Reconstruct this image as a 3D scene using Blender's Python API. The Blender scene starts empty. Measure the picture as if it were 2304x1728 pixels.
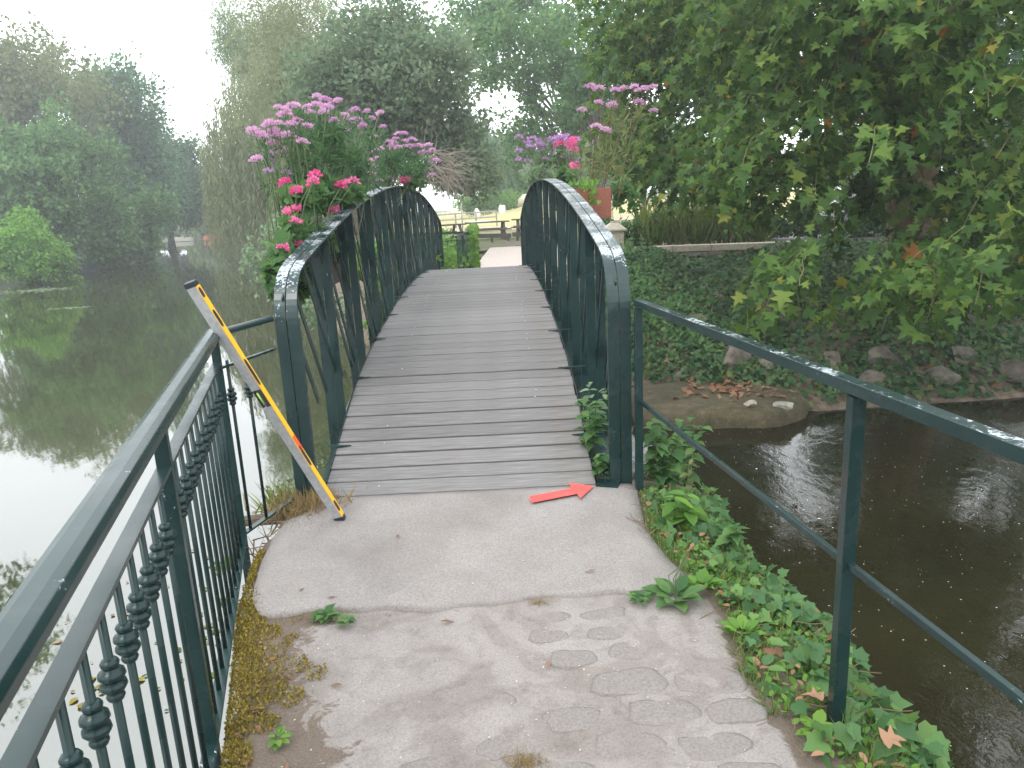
import bpy, bmesh, math, random
import numpy as np
from mathutils import Vector, Matrix
R_ = math.radians
rng = np.random.default_rng(7)
random.seed(7)
S = bpy.context.scene
COL = S.collection

# ------------------------------------------------------------------ camera, sky, sun
cam = bpy.data.cameras.new('camera')
cam_ob = bpy.data.objects.new('camera', cam); COL.objects.link(cam_ob)
cam.sensor_width = 36; cam.lens = 26.04; cam.clip_start = .05; cam.clip_end = 600
PITCH = math.atan(392/1600); ROLL = math.atan(.049)
cam_ob.matrix_world = Matrix.Translation((0, 0, 1.6)) @ Matrix.Rotation(math.pi/2-PITCH, 4, 'X') @ Matrix.Rotation(-ROLL, 4, 'Z')
S.camera = cam_ob
W = bpy.data.worlds.new('World'); S.world = W; W.use_nodes = True
nt = W.node_tree; nt.nodes.clear()
SUN_EL, SUN_AZ = R_(50), R_(-150)
sky = nt.nodes.new('ShaderNodeTexSky'); sky.sky_type = 'NISHITA'; sky.sun_disc = False
sky.sun_elevation = SUN_EL; sky.sun_rotation = SUN_AZ; sky.dust_density = 4; sky.air_density = 1.2
hs = nt.nodes.new('ShaderNodeHueSaturation'); hs.inputs['Saturation'].default_value = .22
nt.links.new(sky.outputs[0], hs.inputs['Color'])
mx = nt.nodes.new('ShaderNodeMix'); mx.data_type = 'RGBA'; mx.inputs[0].default_value = .72
nt.links.new(hs.outputs[0], mx.inputs[6]); mx.inputs[7].default_value = (19, 20, 21, 1)
bg = nt.nodes.new('ShaderNodeBackground'); bg.inputs[1].default_value = .145
mx.inputs[7].default_value = (22.5, 23.5, 24.5, 1)
nt.links.new(mx.outputs[2], bg.inputs[0])
wo = nt.nodes.new('ShaderNodeOutputWorld'); nt.links.new(bg.outputs[0], wo.inputs[0])
sl = bpy.data.lights.new('sun', 'SUN'); sl.energy = 1.4; sl.angle = R_(18); sl.color = (1, .97, .92)
so = bpy.data.objects.new('sun', sl); COL.objects.link(so)
sd = Vector((math.sin(SUN_AZ)*math.cos(SUN_EL), math.cos(SUN_AZ)*math.cos(SUN_EL), math.sin(SUN_EL)))
so.rotation_euler = sd.to_track_quat('Z', 'Y').to_euler()
S.view_settings.view_transform = 'Standard'; S.view_settings.look = 'None'
S.view_settings.gamma = 1; S.view_settings.exposure = .14; S.view_settings.use_curve_mapping = False
S.cycles.max_bounces = 6; S.cycles.transparent_max_bounces = 4; S.cycles.volume_bounces = 1
S.cycles.volume_step_rate = 4; S.cycles.caustics_reflective = False

# ------------------------------------------------------------------ materials
def new_mat(name):
    m = bpy.data.materials.new(name); m.use_nodes = True
    n = m.node_tree; p = n.nodes['Principled BSDF']
    return m, n, p
def noise(n, scale, detail=4, rough=.55, stretch=None, coord='Object', dist=0):
    t = n.nodes.new('ShaderNodeTexNoise'); t.inputs['Scale'].default_value = scale
    t.inputs['Detail'].default_value = detail; t.inputs['Roughness'].default_value = rough
    t.inputs['Distortion'].default_value = dist
    c = n.nodes.new('ShaderNodeTexCoord'); mp = n.nodes.new('ShaderNodeMapping')
    if stretch: mp.inputs['Scale'].default_value = stretch
    n.links.new(c.outputs[coord], mp.inputs[0]); n.links.new(mp.outputs[0], t.inputs['Vector'])
    return t
def ramp(n, src, stops, interp='LINEAR'):
    r = n.nodes.new('ShaderNodeValToRGB'); r.color_ramp.interpolation = interp
    el = r.color_ramp.elements
    while len(el) < len(stops): el.new(.5)
    for e, (p, c) in zip(el, stops): e.position = p; e.color = tuple(c)+(1,) if len(c) == 3 else c
    n.links.new(src, r.inputs[0]); return r
def mix(n, fac, a, b, mode='MIX'):
    m = n.nodes.new('ShaderNodeMix'); m.data_type = 'RGBA'; m.blend_type = mode
    for sock, v in ((0, fac), (6, a), (7, b)):
        if hasattr(v, 'links') or hasattr(v, 'is_linked'): n.links.new(v, m.inputs[sock])
        elif isinstance(v, (tuple, list)): m.inputs[sock].default_value = tuple(v)+(1,)
        else: m.inputs[sock].default_value = v
    return m.outputs[2]
def math_(n, op, a, b=0):
    m = n.nodes.new('ShaderNodeMath'); m.operation = op
    for i, v in enumerate((a, b)):
        if hasattr(v, 'is_linked'): n.links.new(v, m.inputs[i])
        else: m.inputs[i].default_value = v
    return m.outputs[0]
def bump(n, p, h, strength=.3, dist=.01):
    b = n.nodes.new('ShaderNodeBump'); b.inputs['Strength'].default_value = strength; b.inputs['Distance'].default_value = dist
    n.links.new(h, b.inputs['Height']); n.links.new(b.outputs[0], p.inputs['Normal']); return b
def simple(name, c, rough=.6, nscale=0, var=.25, metal=0, bmp=0):
    m, n, p = new_mat(name)
    p.inputs['Roughness'].default_value = rough; p.inputs['Metallic'].default_value = metal
    if nscale:
        t = noise(n, nscale)
        r = ramp(n, t.outputs[0], [(.3, [x*(1-var) for x in c]), (.7, [min(1, x*(1+var)) for x in c])])
        n.links.new(r.outputs[0], p.inputs['Base Color'])
        if bmp: bump(n, p, t.outputs[0], bmp)
    else: p.inputs['Base Color'].default_value = (*c, 1)
    return m

def paint(name, chips):
    m, n, p = new_mat(name)
    big = noise(n, 3.0, 3); fine = noise(n, 62, 6, .68, dist=.6)
    g = ramp(n, big.outputs[0], [(.3, (.0055, .019, .019)), (.7, (.0095, .029, .028))])
    dirt = noise(n, 14, 6, .7)
    dr = ramp(n, dirt.outputs[0], [(.55, (0, 0, 0)), (.8, (1, 1, 1))])
    base = mix(n, math_(n, 'MULTIPLY', dr.outputs[0], .12), g.outputs[0], (.17, .19, .17))
    geo = n.nodes.new('ShaderNodeNewGeometry'); sep = n.nodes.new('ShaderNodeSeparateXYZ')
    n.links.new(geo.outputs['Normal'], sep.inputs[0])
    patch = noise(n, 4.5, 3)
    # paint flakes where water stands: faces that look up weather most
    v = math_(n, 'ADD', math_(n, 'MULTIPLY', fine.outputs[0], .62), math_(n, 'MULTIPLY', patch.outputs[0], .45))
    up = math_(n, 'MULTIPLY', math_(n, 'MAXIMUM', sep.outputs[2], 0), chips)
    v = math_(n, 'ADD', v, up)
    c = ramp(n, v, [(.70, (0, 0, 0)), (.712, (1, 1, 1))])
    col = mix(n, c.outputs[0], base, (.33, .37, .385))
    rs = noise(n, 26, 7, .75); rsr = ramp(n, rs.outputs[0], [(.66, (0, 0, 0)), (.70, (1, 1, 1))]); col = mix(n, math_(n, 'MULTIPLY', rsr.outputs[0], .55), col, (.10, .045, .022))
    n.links.new(col, p.inputs['Base Color'])
    p.inputs['Specular IOR Level'].default_value = .42 if chips > 0 else .3
    rb = ramp(n, big.outputs[0], [(.3, (.20,)*3), (.7, (.38,)*3)]); rr = mix(n, c.outputs[0], rb.outputs[0], (.65,)*3); n.links.new(rr, p.inputs['Roughness'])
    b = math_(n, 'SUBTRACT', math_(n, 'MULTIPLY', dirt.outputs[0], .3), c.outputs[0])
    bump(n, p, b, .25, .002)
    return m
M = {}
M['paint'] = paint('green_paint', 0.0)
M['paint_worn'] = paint('worn_green_paint', .155)
M['paint_rail'] = paint('chipped_rail_paint', .10)
M['paint_mid'] = paint('slightly_worn_green_paint', .012)

def wood(name, a, b, stretch=(1.2, 22, 22), rough=.75, mossy=0):
    m, n, p = new_mat(name)
    g = noise(n, 3.2, 8, .65, stretch)
    oi = n.nodes.new('ShaderNodeObjectInfo')
    cr = ramp(n, g.outputs[0], [(.25, a), (.52, [(x+y)/2 for x, y in zip(a, b)]), (.75, b)])
    v = math_(n, 'ADD', math_(n, 'MULTIPLY', oi.outputs['Random'], .28), .86)
    h = n.nodes.new('ShaderNodeHueSaturation'); n.links.new(cr.outputs[0], h.inputs['Color']); n.links.new(v, h.inputs['Value'])
    out = h.outputs[0]
    st = noise(n, 2.3, 5, .6, None)
    sr = ramp(n, st.outputs[0], [(.56, (0, 0, 0)), (.74, (1, 1, 1))])
    out = mix(n, math_(n, 'MULTIPLY', sr.outputs[0], .5), out, (.13, .105, .075))
    n.links.new(out, p.inputs['Base Color']); p.inputs['Roughness'].default_value = rough
    bump(n, p, g.outputs[0], .35, .004)
    return m
M['deck'] = wood('weathered_deck_wood', (.070, .065, .062), (.200, .192, .186))
M['planter'] = wood('varnished_planter_wood', (.13, .032, .015), (.27, .075, .034), (20, 1.2, 20), .45)
M['oldwood'] = wood('dark_old_timber', (.05, .04, .032), (.13, .10, .08))

def leaf_mat(name, stops, rough=.55, trans=.42, spec=.16):
    m, n, p = new_mat(name)
    a = n.nodes.new('ShaderNodeAttribute'); a.attribute_name = 'rnd'
    oi = n.nodes.new('ShaderNodeObjectInfo')
    f = math_(n, 'FRACT', math_(n, 'ADD', a.outputs['Fac'], oi.outputs['Random']))
    r = ramp(n, f, stops)
    n.links.new(r.outputs[0], p.inputs['Base Color'])
    p.inputs['Roughness'].default_value = rough; p.inputs['Specular IOR Level'].default_value = spec
    t = n.nodes.new('ShaderNodeBsdfTranslucent')
    hs = n.nodes.new('ShaderNodeHueSaturation'); hs.inputs['Value'].default_value = 1.7; hs.inputs['Hue'].default_value = .485
    n.links.new(r.outputs[0], hs.inputs['Color']); n.links.new(hs.outputs[0], t.inputs[0])
    mx = n.nodes.new('ShaderNodeMixShader'); mx.inputs[0].default_value = trans
    out = n.nodes['Material Output']
    n.links.new(p.outputs[0], mx.inputs[1]); n.links.new(t.outputs[0], mx.inputs[2]); n.links.new(mx.outputs[0], out.inputs[0])
    return m
M['plane_leaf'] = leaf_mat('plane_tree_leaf', [(0, (.026, .062, .014)), (.4, (.045, .100, .021)), (.7, (.072, .140, .028)), (.93, (.12, .19, .04)), (.975, (.17, .22, .04)), (.988, (.22, .19, .03)), (.996, (.24, .07, .015)), (1, (.03, .06, .014))])
M['ivy_leaf'] = leaf_mat('ivy_leaf', [(0, (.045, .105, .04)), (.5, (.07, .155, .055)), (.8, (.12, .22, .06)), (1, (.05, .11, .04))], .5, .3, .22)
M['clump_leaf'] = leaf_mat('flower_clump_leaf', [(0, (.035, .085, .04)), (.5, (.055, .125, .05)), (.9, (.09, .17, .06)), (1, (.035, .085, .04))])
M['fresh_leaf'] = leaf_mat('fresh_leaf', [(0, (.07, .16, .03)), (.5, (.11, .23, .045)), (.9, (.16, .28, .05)), (1, (.08, .16, .03))])
M['herb_leaf'] = leaf_mat('herb_leaf', [(0, (.05, .12, .045)), (.5, (.08, .17, .055)), (.9, (.12, .22, .07)), (1, (.05, .12, .045))])
M['bank_leaf'] = leaf_mat('bank_ground_ivy', [(0, (.028, .075, .030)), (.5, (.05, .11, .042)), (.85, (.085, .15, .055)), (.95, (.13, .15, .045)), (1, (.03, .075, .03))], .5, .2)
M['tree_mid'] = leaf_mat('mid_green_foliage', [(0, (.050, .115, .045)), (.5, (.085, .175, .062)), (.9, (.14, .235, .08)), (1, (.05, .11, .045))])
M['tree_dark'] = leaf_mat('dark_foliage', [(0, (.040, .095, .055)), (.5, (.065, .14, .07)), (.9, (.10, .185, .085)), (1, (.04, .095, .055))])
M['tree_olive'] = leaf_mat('olive_foliage', [(0, (.085, .115, .045)), (.5, (.125, .155, .06)), (.9, (.17, .19, .08)), (1, (.085, .11, .045))])
M['tree_brown'] = leaf_mat('brownish_conifer_foliage', [(0, (.08, .135, .08)), (.5, (.125, .185, .10)), (.9, (.18, .225, .125)), (1, (.08, .13, .08))])
M['tree_bright'] = leaf_mat('bright_bush_foliage', [(0, (.07, .17, .03)), (.5, (.11, .25, .04)), (.9, (.17, .33, .05)), (1, (.07, .17, .03))])
M['willow_brown'] = leaf_mat('faded_willow_foliage', [(0, (.12, .15, .075)), (.5, (.17, .20, .10)), (.9, (.24, .25, .14)), (1, (.12, .15, .075))])
M['willow'] = leaf_mat('willow_foliage', [(0, (.11, .17, .08)), (.5, (.16, .23, .10)), (.9, (.22, .28, .13)), (1, (.11, .17, .08))])
M['silver'] = leaf_mat('silvery_shrub_leaf', [(0, (.10, .16, .09)), (.5, (.16, .24, .13)), (.9, (.26, .34, .2)), (1, (.1, .16, .09))])
M['grass'] = leaf_mat('grass_blade', [(0, (.06, .12, .025)), (.5, (.1, .17, .04)), (.8, (.16, .2, .05)), (1, (.3, .24, .1))])
M['dry_grass'] = leaf_mat('dry_grass_blade', [(0, (.2, .15, .07)), (.5, (.3, .22, .1)), (.8, (.16, .14, .05)), (1, (.2, .15, .07))])
M['moss'] = leaf_mat('moss', [(0, (.13, .105, .020)), (.5, (.21, .165, .03)), (.8, (.30, .22, .045)), (1, (.12, .11, .02))], .8, .1, .1)
M['dead_leaf'] = leaf_mat('dead_leaf', [(0, (.16, .085, .05)), (.5, (.25, .13, .075)), (.8, (.30, .18, .11)), (1, (.15, .08, .05))], .7, .15)
def petal(name, a, b):
    return leaf_mat(name, [(0, a), (.5, b), (1, a)], .6, .3, .2)
M['pink'] = petal('pink_petal', (.44, .22, .38), (.60, .38, .52))
M['hotpink'] = petal('hot_pink_petal', (.55, .045, .18), (.72, .22, .38))
M['crimson'] = petal('crimson_petal', (.5, .01, .05), (.65, .02, .1))
M['violet'] = petal('violet_petal', (.32, .15, .36), (.50, .28, .50))
M['stem'] = simple('plant_stem', (.07, .11, .035), .6)
M['brownstem'] = simple('brown_stem', (.12, .07, .035), .7)

def bark(name, a, b, c=None):
    m, n, p = new_mat(name)
    t = noise(n, 5, 7, .65, (1, 1, .35)); v = noise(n, 2.2, 3, dist=1.2)
    r = ramp(n, t.outputs[0], [(.3, a), (.7, b)])
    out = r.outputs[0]
    if c:
        pr = ramp(n, v.outputs[0], [(.54, (0, 0, 0)), (.58, (1, 1, 1))]); out = mix(n, pr.outputs[0], out, c)
    n.links.new(out, p.inputs['Base Color']); p.inputs['Roughness'].default_value = .9
    bump(n, p, t.outputs[0], .7, .05)
    return m
M['bark'] = bark('tree_bark', (.04, .032, .024), (.10, .08, .06))
M['plane_bark'] = bark('mottled_plane_bark', (.08, .055, .03), (.16, .11, .06), (.2, .16, .1))
M['rootbark'] = bark('pale_root_bark', (.05, .042, .03), (.15, .125, .095))

def concrete():
    m, n, p = new_mat('rough_brushed_concrete')
    f = noise(n, 260, 4, .7); g = noise(n, 105, 6, .8); b = noise(n, 2.2, 4, .6, dist=.4)
    sp = n.nodes.new('ShaderNodeTexVoronoi'); sp.inputs['Scale'].default_value = 95
    c = n.nodes.new('ShaderNodeTexCoord'); n.links.new(c.outputs['Object'], sp.inputs['Vector'])
    r = ramp(n, b.outputs[0], [(.3, (.172, .155, .143)), (.7, (.238, .219, .206))])
    g2 = ramp(n, g.outputs[0], [(.32, (.60, .59, .58)), (.50, (1, 1, 1)), (.70, (1.32, 1.28, 1.25))])
    col = mix(n, 1, r.outputs[0], g2.outputs[0], 'MULTIPLY')
    spk = ramp(n, sp.outputs['Distance'], [(.08, (1, 1, 1)), (.16, (0, 0, 0))])
    pick = ramp(n, sp.outputs['Color'], [(.72, (0, 0, 0)), (.75, (1, 1, 1))])
    k = math_(n, 'MULTIPLY', spk.outputs[0], pick.outputs[0])
    col = mix(n, math_(n, 'MULTIPLY', k, .6), col, (.6, .58, .55))
    n.links.new(col, p.inputs['Base Color']); p.inputs['Roughness'].default_value = .88
    h = math_(n, 'ADD', g.outputs[0], math_(n, 'MULTIPLY', f.outputs[0], .5)); bump(n, p, h, .5, .003)
    return m
M['concrete'] = concrete()
def mortar():
    m, n, p = new_mat('patched_mortar_path')
    big = noise(n, 1.7, 5, .62, dist=1.4); mid = noise(n, 9, 7, .72, dist=.7); f = noise(n, 130, 6, .8)
    c1 = ramp(n, big.outputs[0], [(.36, (.175, .153, .139)), (.46, (.192, .169, .154)), (.50, (.22, .198, .184)), (.7, (.248, .228, .213))])
    c2 = ramp(n, mid.outputs[0], [(.28, (.72, .69, .65)), (.5, (1, 1, 1)), (.75, (1.08, 1.07, 1.06))])
    c3 = ramp(n, f.outputs[0], [(.30, (.58, .56, .54)), (.48, (.97, .97, .97)), (.72, (1.28, 1.26, 1.24))])
    col = mix(n, 1, mix(n, 1, c1.outputs[0], c2.outputs[0], 'MULTIPLY'), c3.outputs[0], 'MULTIPLY')
    # brown soil towards the mossy left edge and the planted right shoulder
    at = n.nodes.new('ShaderNodeAttribute'); at.attribute_name = 'soil'
    e = math_(n, 'ADD', at.outputs['Fac'], math_(n, 'MULTIPLY', math_(n, 'SUBTRACT', mid.outputs[0], .5), 1.5))
    er = ramp(n, e, [(.48, (0, 0, 0)), (.58, (1, 1, 1))])
    soil = ramp(n, f.outputs[0], [(.3, (.045, .032, .022)), (.7, (.14, .10, .07))])
    col = mix(n, math_(n, 'MULTIPLY', er.outputs[0], .85), col, soil.outputs[0])
    n.links.new(col, p.inputs['Base Color']); p.inputs['Roughness'].default_value = .92
    h = math_(n, 'ADD', mid.outputs[0], math_(n, 'MULTIPLY', f.outputs[0], .35)); bump(n, p, h, .7, .008)
    return m
M['mortar'] = mortar()
M['cobble'] = simple('worn_cobble', (.175, .157, .144), .88, 110, .22, bmp=.35)
M['limestone'] = simple('pale_limestone', (.42, .37, .29), .85, 14, .22, bmp=.3)
M['rubble'] = simple('rubble_stone', (.24, .21, .165), .9, 9, .35, bmp=.5)
M['rock'] = simple('bank_rock', (.125, .108, .085), .9, 7, .55, bmp=1)

def ground_mat():
    m, n, p = new_mat('bank_soil_and_meadow')
    f = noise(n, 9, 8, .7); big = noise(n, .35, 4)
    c = n.nodes.new('ShaderNodeTexCoord'); sp = n.nodes.new('ShaderNodeSeparateXYZ'); n.links.new(c.outputs['Object'], sp.inputs[0])
    soil = ramp(n, f.outputs[0], [(.3, (.055, .040, .028)), (.7, (.20, .155, .11))])
    green = ramp(n, f.outputs[0], [(.3, (.07, .11, .03)), (.7, (.17, .20, .06))])
    dry = ramp(n, f.outputs[0], [(.3, (.28, .25, .10)), (.7, (.42, .37, .17))])
    y = math_(n, 'ADD', sp.outputs[1], math_(n, 'MULTIPLY', big.outputs[0], 6))
    a = ramp(n, math_(n, 'DIVIDE', y, 100), [(.27, (0, 0, 0)), (.30, (1, 1, 1))])
    d = ramp(n, math_(n, 'DIVIDE', y, 100), [(.40, (0, 0, 0)), (.52, (1, 1, 1))])
    lf_ = ramp(n, math_(n, 'DIVIDE', math_(n, 'ADD', sp.outputs[0], 30), 100), [(.14, (0, 0, 0)), (.17, (1, 1, 1))])
    col = mix(n, a.outputs[0], soil.outputs[0], green.outputs[0]); col = mix(n, math_(n, 'MULTIPLY', d.outputs[0], lf_.outputs[0]), col, dry.outputs[0]); dkg = ramp(n, f.outputs[0], [(.3, (.03, .045, .02)), (.7, (.07, .09, .035))]); col = mix(n, lf_.outputs[0], dkg.outputs[0], col)
    n.links.new(col, p.inputs['Base Color']); p.inputs['Roughness'].default_value = .95
    bump(n, p, f.outputs[0], .8, .05)
    return m
M['ground'] = ground_mat()
def paving():
    m, n, p = new_mat('small_brick_paving')
    b = n.nodes.new('ShaderNodeTexBrick'); b.inputs['Scale'].default_value = 5
    b.inputs['Color1'].default_value = (.50, .42, .37, 1); b.inputs['Color2'].default_value = (.56, .49, .44, 1); b.inputs['Mortar'].default_value = (.24, .20, .18, 1)
    b.inputs['Mortar Size'].default_value = .035
    c = n.nodes.new('ShaderNodeTexCoord'); n.links.new(c.outputs['Object'], b.inputs['Vector'])
    n.links.new(b.outputs[0], p.inputs['Base Color']); p.inputs['Roughness'].default_value = .85
    bump(n, p, b.outputs['Fac'], -.4, .006)
    return m
M['paving'] = paving()
def water():
    m, n, p = new_mat('river_water')
    c = n.nodes.new('ShaderNodeTexCoord'); sp = n.nodes.new('ShaderNodeSeparateXYZ'); n.links.new(c.outputs['Object'], sp.inputs[0])
    side = n.nodes.new('ShaderNodeMapRange'); side.inputs[1].default_value = -.8; side.inputs[2].default_value = 1.6
    n.links.new(sp.outputs[0], side.inputs[0])
    w1 = noise(n, 1.1, 3, .5, (1, .5, 1)); w2 = noise(n, 7, 4, .6, (1, .6, 1), dist=.4)
    a = math_(n, 'MULTIPLY', w1.outputs[0], .35)
    bb = math_(n, 'MULTIPLY', w2.outputs[0], math_(n, 'ADD', math_(n, 'MULTIPLY', side.outputs[0], .32), .03))
    bump(n, p, math_(n, 'ADD', a, bb), .22, .05)
    mud = noise(n, .6, 4)
    col = ramp(n, mud.outputs[0], [(.3, (.024, .028, .010)), (.7, (.036, .042, .016))])
    dk = ramp(n, mud.outputs[0], [(.3, (.010, .009, .004)), (.7, (.018, .016, .007))])
    n.links.new(mix(n, side.outputs[0], col.outputs[0], dk.outputs[0]), p.inputs['Base Color'])
    p.inputs['Roughness'].default_value = .025; n.links.new(math_(n, 'SUBTRACT', 2.6, math_(n, 'MULTIPLY', side.outputs[0], 1.2)), p.inputs['IOR'])
    return m
M['water'] = water()

# ------------------------------------------------------------------ object helpers
def link(o, parent=None):
    COL.objects.link(o)
    if parent is not None: o.parent = parent
    return o
def tag(o, label=None, cat=None, group=None, kind=None):
    if label: o['label'] = label
    if cat: o['category'] = cat
    if group: o['group'] = group
    if kind: o['kind'] = kind
    return o
def thing(name, label, cat, loc=(0, 0, 0), group=None):
    o = bpy.data.objects.new(name, None); o.empty_display_size = .1; link(o); o.location = loc
    return tag(o, label, cat, group)
def np_mesh(name, V, F, mat=None, smooth=False, rnd=None):
    """V (n,3), F (m,k) one polygon size"""
    V = np.ascontiguousarray(V, dtype=np.float32); F = np.ascontiguousarray(F, dtype=np.int32)
    me = bpy.data.meshes.new(name)
    me.vertices.add(len(V)); me.vertices.foreach_set('co', V.ravel())
    k = F.shape[1]
    me.loops.add(F.size); me.loops.foreach_set('vertex_index', F.ravel())
    me.polygons.add(len(F)); me.polygons.foreach_set('loop_start', np.arange(0, F.size, k, dtype=np.int32))
    me.update(calc_edges=True)
    if smooth: me.polygons.foreach_set('use_smooth', np.ones(len(F), dtype=bool))
    if rnd is not None:
        a = me.attributes.new('rnd', 'FLOAT', 'POINT'); a.data.foreach_set('value', np.ascontiguousarray(rnd, dtype=np.float32))
    if mat: me.materials.append(mat)
    return me
def put(name, me, parent=None, loc=None, kind=None, label=None):
    o = bpy.data.objects.new(name, me); link(o, parent)
    if loc is not None: o.location = loc
    if kind: o['kind'] = kind
    if label: o['label'] = label
    return o
class MB:
    def __init__(s): s.V = []; s.F = []
    def add(s, V, F):
        b = len(s.V); s.V += [tuple(v) for v in V]; s.F += [tuple(i+b for i in f) for f in F]; return s
    def box(s, c, d, M_=None):
        x, y, z = d[0]/2, d[1]/2, d[2]/2
        V = [Vector((a*x, b*y, e*z)) for a in (-1, 1) for b in (-1, 1) for e in (-1, 1)]
        if M_ is not None: V = [M_ @ v for v in V]
        V = [v+Vector(c) for v in V]
        return s.add(V, [(0, 1, 3, 2), (4, 6, 7, 5), (0, 4, 5, 1), (2, 3, 7, 6), (0, 2, 6, 4), (1, 5, 7, 3)])
    def beam(s, a, b, w, h, up=(0, 0, 1)):
        """box from a to b; w across, h along up"""
        a, b = Vector(a), Vector(b); d = (b-a); L = d.length; y = d.normalized()
        x = y.cross(Vector(up)).normalized(); z = x.cross(y)
        V = []
        for t in (a, b):
            for sx, sz in ((-1, -1), (1, -1), (1, 1), (-1, 1)): V.append(t+x*sx*w/2+z*sz*h/2)
        return s.add(V, [(0, 3, 2, 1), (4, 5, 6, 7), (0, 1, 5, 4), (1, 2, 6, 5), (2, 3, 7, 6), (3, 0, 4, 7)])
    def tube(s, pts, rad, n=8, cap=True):
        pts = [Vector(p) for p in pts]
        if not hasattr(rad, '__len__'): rad = [rad]*len(pts)
        b = len(s.V); pv = None
        for i, p in enumerate(pts):
            t = (pts[min(i+1, len(pts)-1)]-pts[max(i-1, 0)]).normalized()
            u = pv if pv is not None else (Vector((1, 0, 0)) if abs(t.x) < .8 else Vector((0, 1, 0)))
            u = (u-t*u.dot(t)).normalized(); pv = u; w = t.cross(u)
            for k in range(n):
                a = 2*math.pi*k/n; s.V.append(tuple(p+(u*math.cos(a)+w*math.sin(a))*rad[i]))
        for i in range(len(pts)-1):
            for k in range(n):
                a = b+i*n+k; c = b+i*n+(k+1) % n; s.F.append((a, c, c+n, a+n))
        if cap: s.F.append(tuple(b+k for k in range(n))[::-1]); s.F.append(tuple(b+(len(pts)-1)*n+k for k in range(n)))
        return s
    def lathe(s, prof, n=10, c=(0, 0, 0)):
        b = len(s.V)
        for r, z in prof:
            for k in range(n): a = 2*math.pi*k/n; s.V.append((c[0]+r*math.cos(a), c[1]+r*math.sin(a), c[2]+z))
        for i in range(len(prof)-1):
            for k in range(n):
                a = b+i*n+k; d = b+i*n+(k+1) % n; s.F.append((a, d, d+n, a+n))
        s.F.append(tuple(b+k for k in range(n))[::-1]); s.F.append(tuple(b+(len(prof)-1)*n+k for k in range(n)))
        return s
    def mesh(s, name, mat, smooth=False):
        me = bpy.data.meshes.new(name); me.from_pydata(s.V, [], s.F); me.materials.append(mat)
        if smooth: me.polygons.foreach_set('use_smooth', [True]*len(me.polygons))
        me.update(); return me
    def put(s, name, mat, parent=None, smooth=False, bevel=0, kind=None, label=None):
        o = put(name, s.mesh(name, mat, smooth), parent, kind=kind, label=label)
        if bevel:
            m = o.modifiers.new('bevel', 'BEVEL'); m.width = bevel; m.segments = 2; m.limit_method = 'ANGLE'
        return o

# ---- leaves
def fan(outline, c=(0, .42, 0), fold=.12, droop=.1):
    P = [(x, y, fold*abs(x)-droop*max(y-.4, 0)**2) for x, y in outline]
    V = [tuple(c)]+P; n = len(P)
    return np.array(V, float), np.array([(0, 1+i, 1+(i+1) % n) for i in range(n)])
def sym(half): return half+[(-x, y) for x, y in reversed(half) if abs(x) > 1e-6]
L_PLANE = fan([(0, 0), (.16, -.04), (.34, .0), (.62, .06), (.46, .24), (.30, .34), (.66, .62), (.42, .64), (.20, .62), (.16, .8), (0, 1.08)]
              + [(-.16, .8), (-.20, .62), (-.42, .64), (-.66, .62), (-.30, .34), (-.46, .24), (-.62, .06), (-.34, .0), (-.16, -.04)], (0, .3, -.02), .22, .5)
L_IVY = fan([(0, 0), (.2, -.12), (.5, .05), (.42, .3), (.5, .5), (.25, .6), (0, 1.0), (-.25, .6), (-.5, .5), (-.42, .3), (-.5, .05), (-.2, -.12)], (0, .3, -.03), .2, .2)
L_OVAL = fan([(0, 0), (.22, .18), (.3, .42), (.2, .75), (0, 1), (-.2, .75), (-.3, .42), (-.22, .18)], (0, .45, -.03), .25, .3)
L_SERR = fan([(0, 0), (.25, .06), (.28, .16), (.4, .24), (.36, .36), (.38, .48), (.28, .56), (.24, .7), (.14, .76), (0, 1.05),
              (-.14, .76), (-.24, .7), (-.28, .56), (-.38, .48), (-.36, .36), (-.4, .24), (-.28, .16), (-.25, .06)], (0, .4, -.03), .25, .4)
L_DIA = (np.array([(0, 0, 0), (.34, .5, .05), (0, 1, -.06), (-.34, .5, .05)], float), np.array([(0, 1, 2), (0, 2, 3)]))
L_LONG = (np.array([(0, 0, 0), (.09, .4, .0), (0, 1, -.05), (-.09, .4, .0)], float), np.array([(0, 1, 2), (0, 2, 3)]))
L_BLADE = (np.array([(-.03, 0, 0), (.03, 0, 0), (.022, .5, .04), (-.022, .5, .04), (0, 1, .2)], float), np.array([(0, 1, 2), (0, 2, 3), (3, 2, 4)]))
def nrm(a): return a/np.maximum(np.linalg.norm(a, axis=1, keepdims=True), 1e-9)
def rdir(n, up=0.): 
    v = rng.normal(size=(n, 3)); v[:, 2] += up; return nrm(v)
def scatter_arrays(base, P, D, N, Sc):
    BV, BF = base
    D = nrm(np.asarray(D, float)); X = nrm(np.cross(D, N)); Z = np.cross(X, D)
    Rm = np.stack([X, D, Z], axis=2)                     # columns
    V = np.einsum('nij,vj->nvi', Rm, BV)*np.asarray(Sc)[:, None, None]+np.asarray(P)[:, None, :]
    F = BF[None]+(np.arange(len(P))*len(BV))[:, None, None]
    return V.reshape(-1, 3), F.reshape(-1, BF.shape[1])
def scatter(name, base, P, D, N, Sc, mat, parent=None, kind='stuff'):
    V, F = scatter_arrays(base, P, D, N, Sc)
    rnd = np.repeat(rng.random(len(P)), len(base[0]))
    return put(name, np_mesh(name, V, F, mat, rnd=rnd), parent, kind=kind)
def basis(D, N):
    D = D/np.linalg.norm(D); X = np.cross(D, N); X /= np.linalg.norm(X); Z = np.cross(X, D)
    return Matrix(((X[0], D[0], Z[0]), (X[1], D[1], Z[1]), (X[2], D[2], Z[2])))
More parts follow.
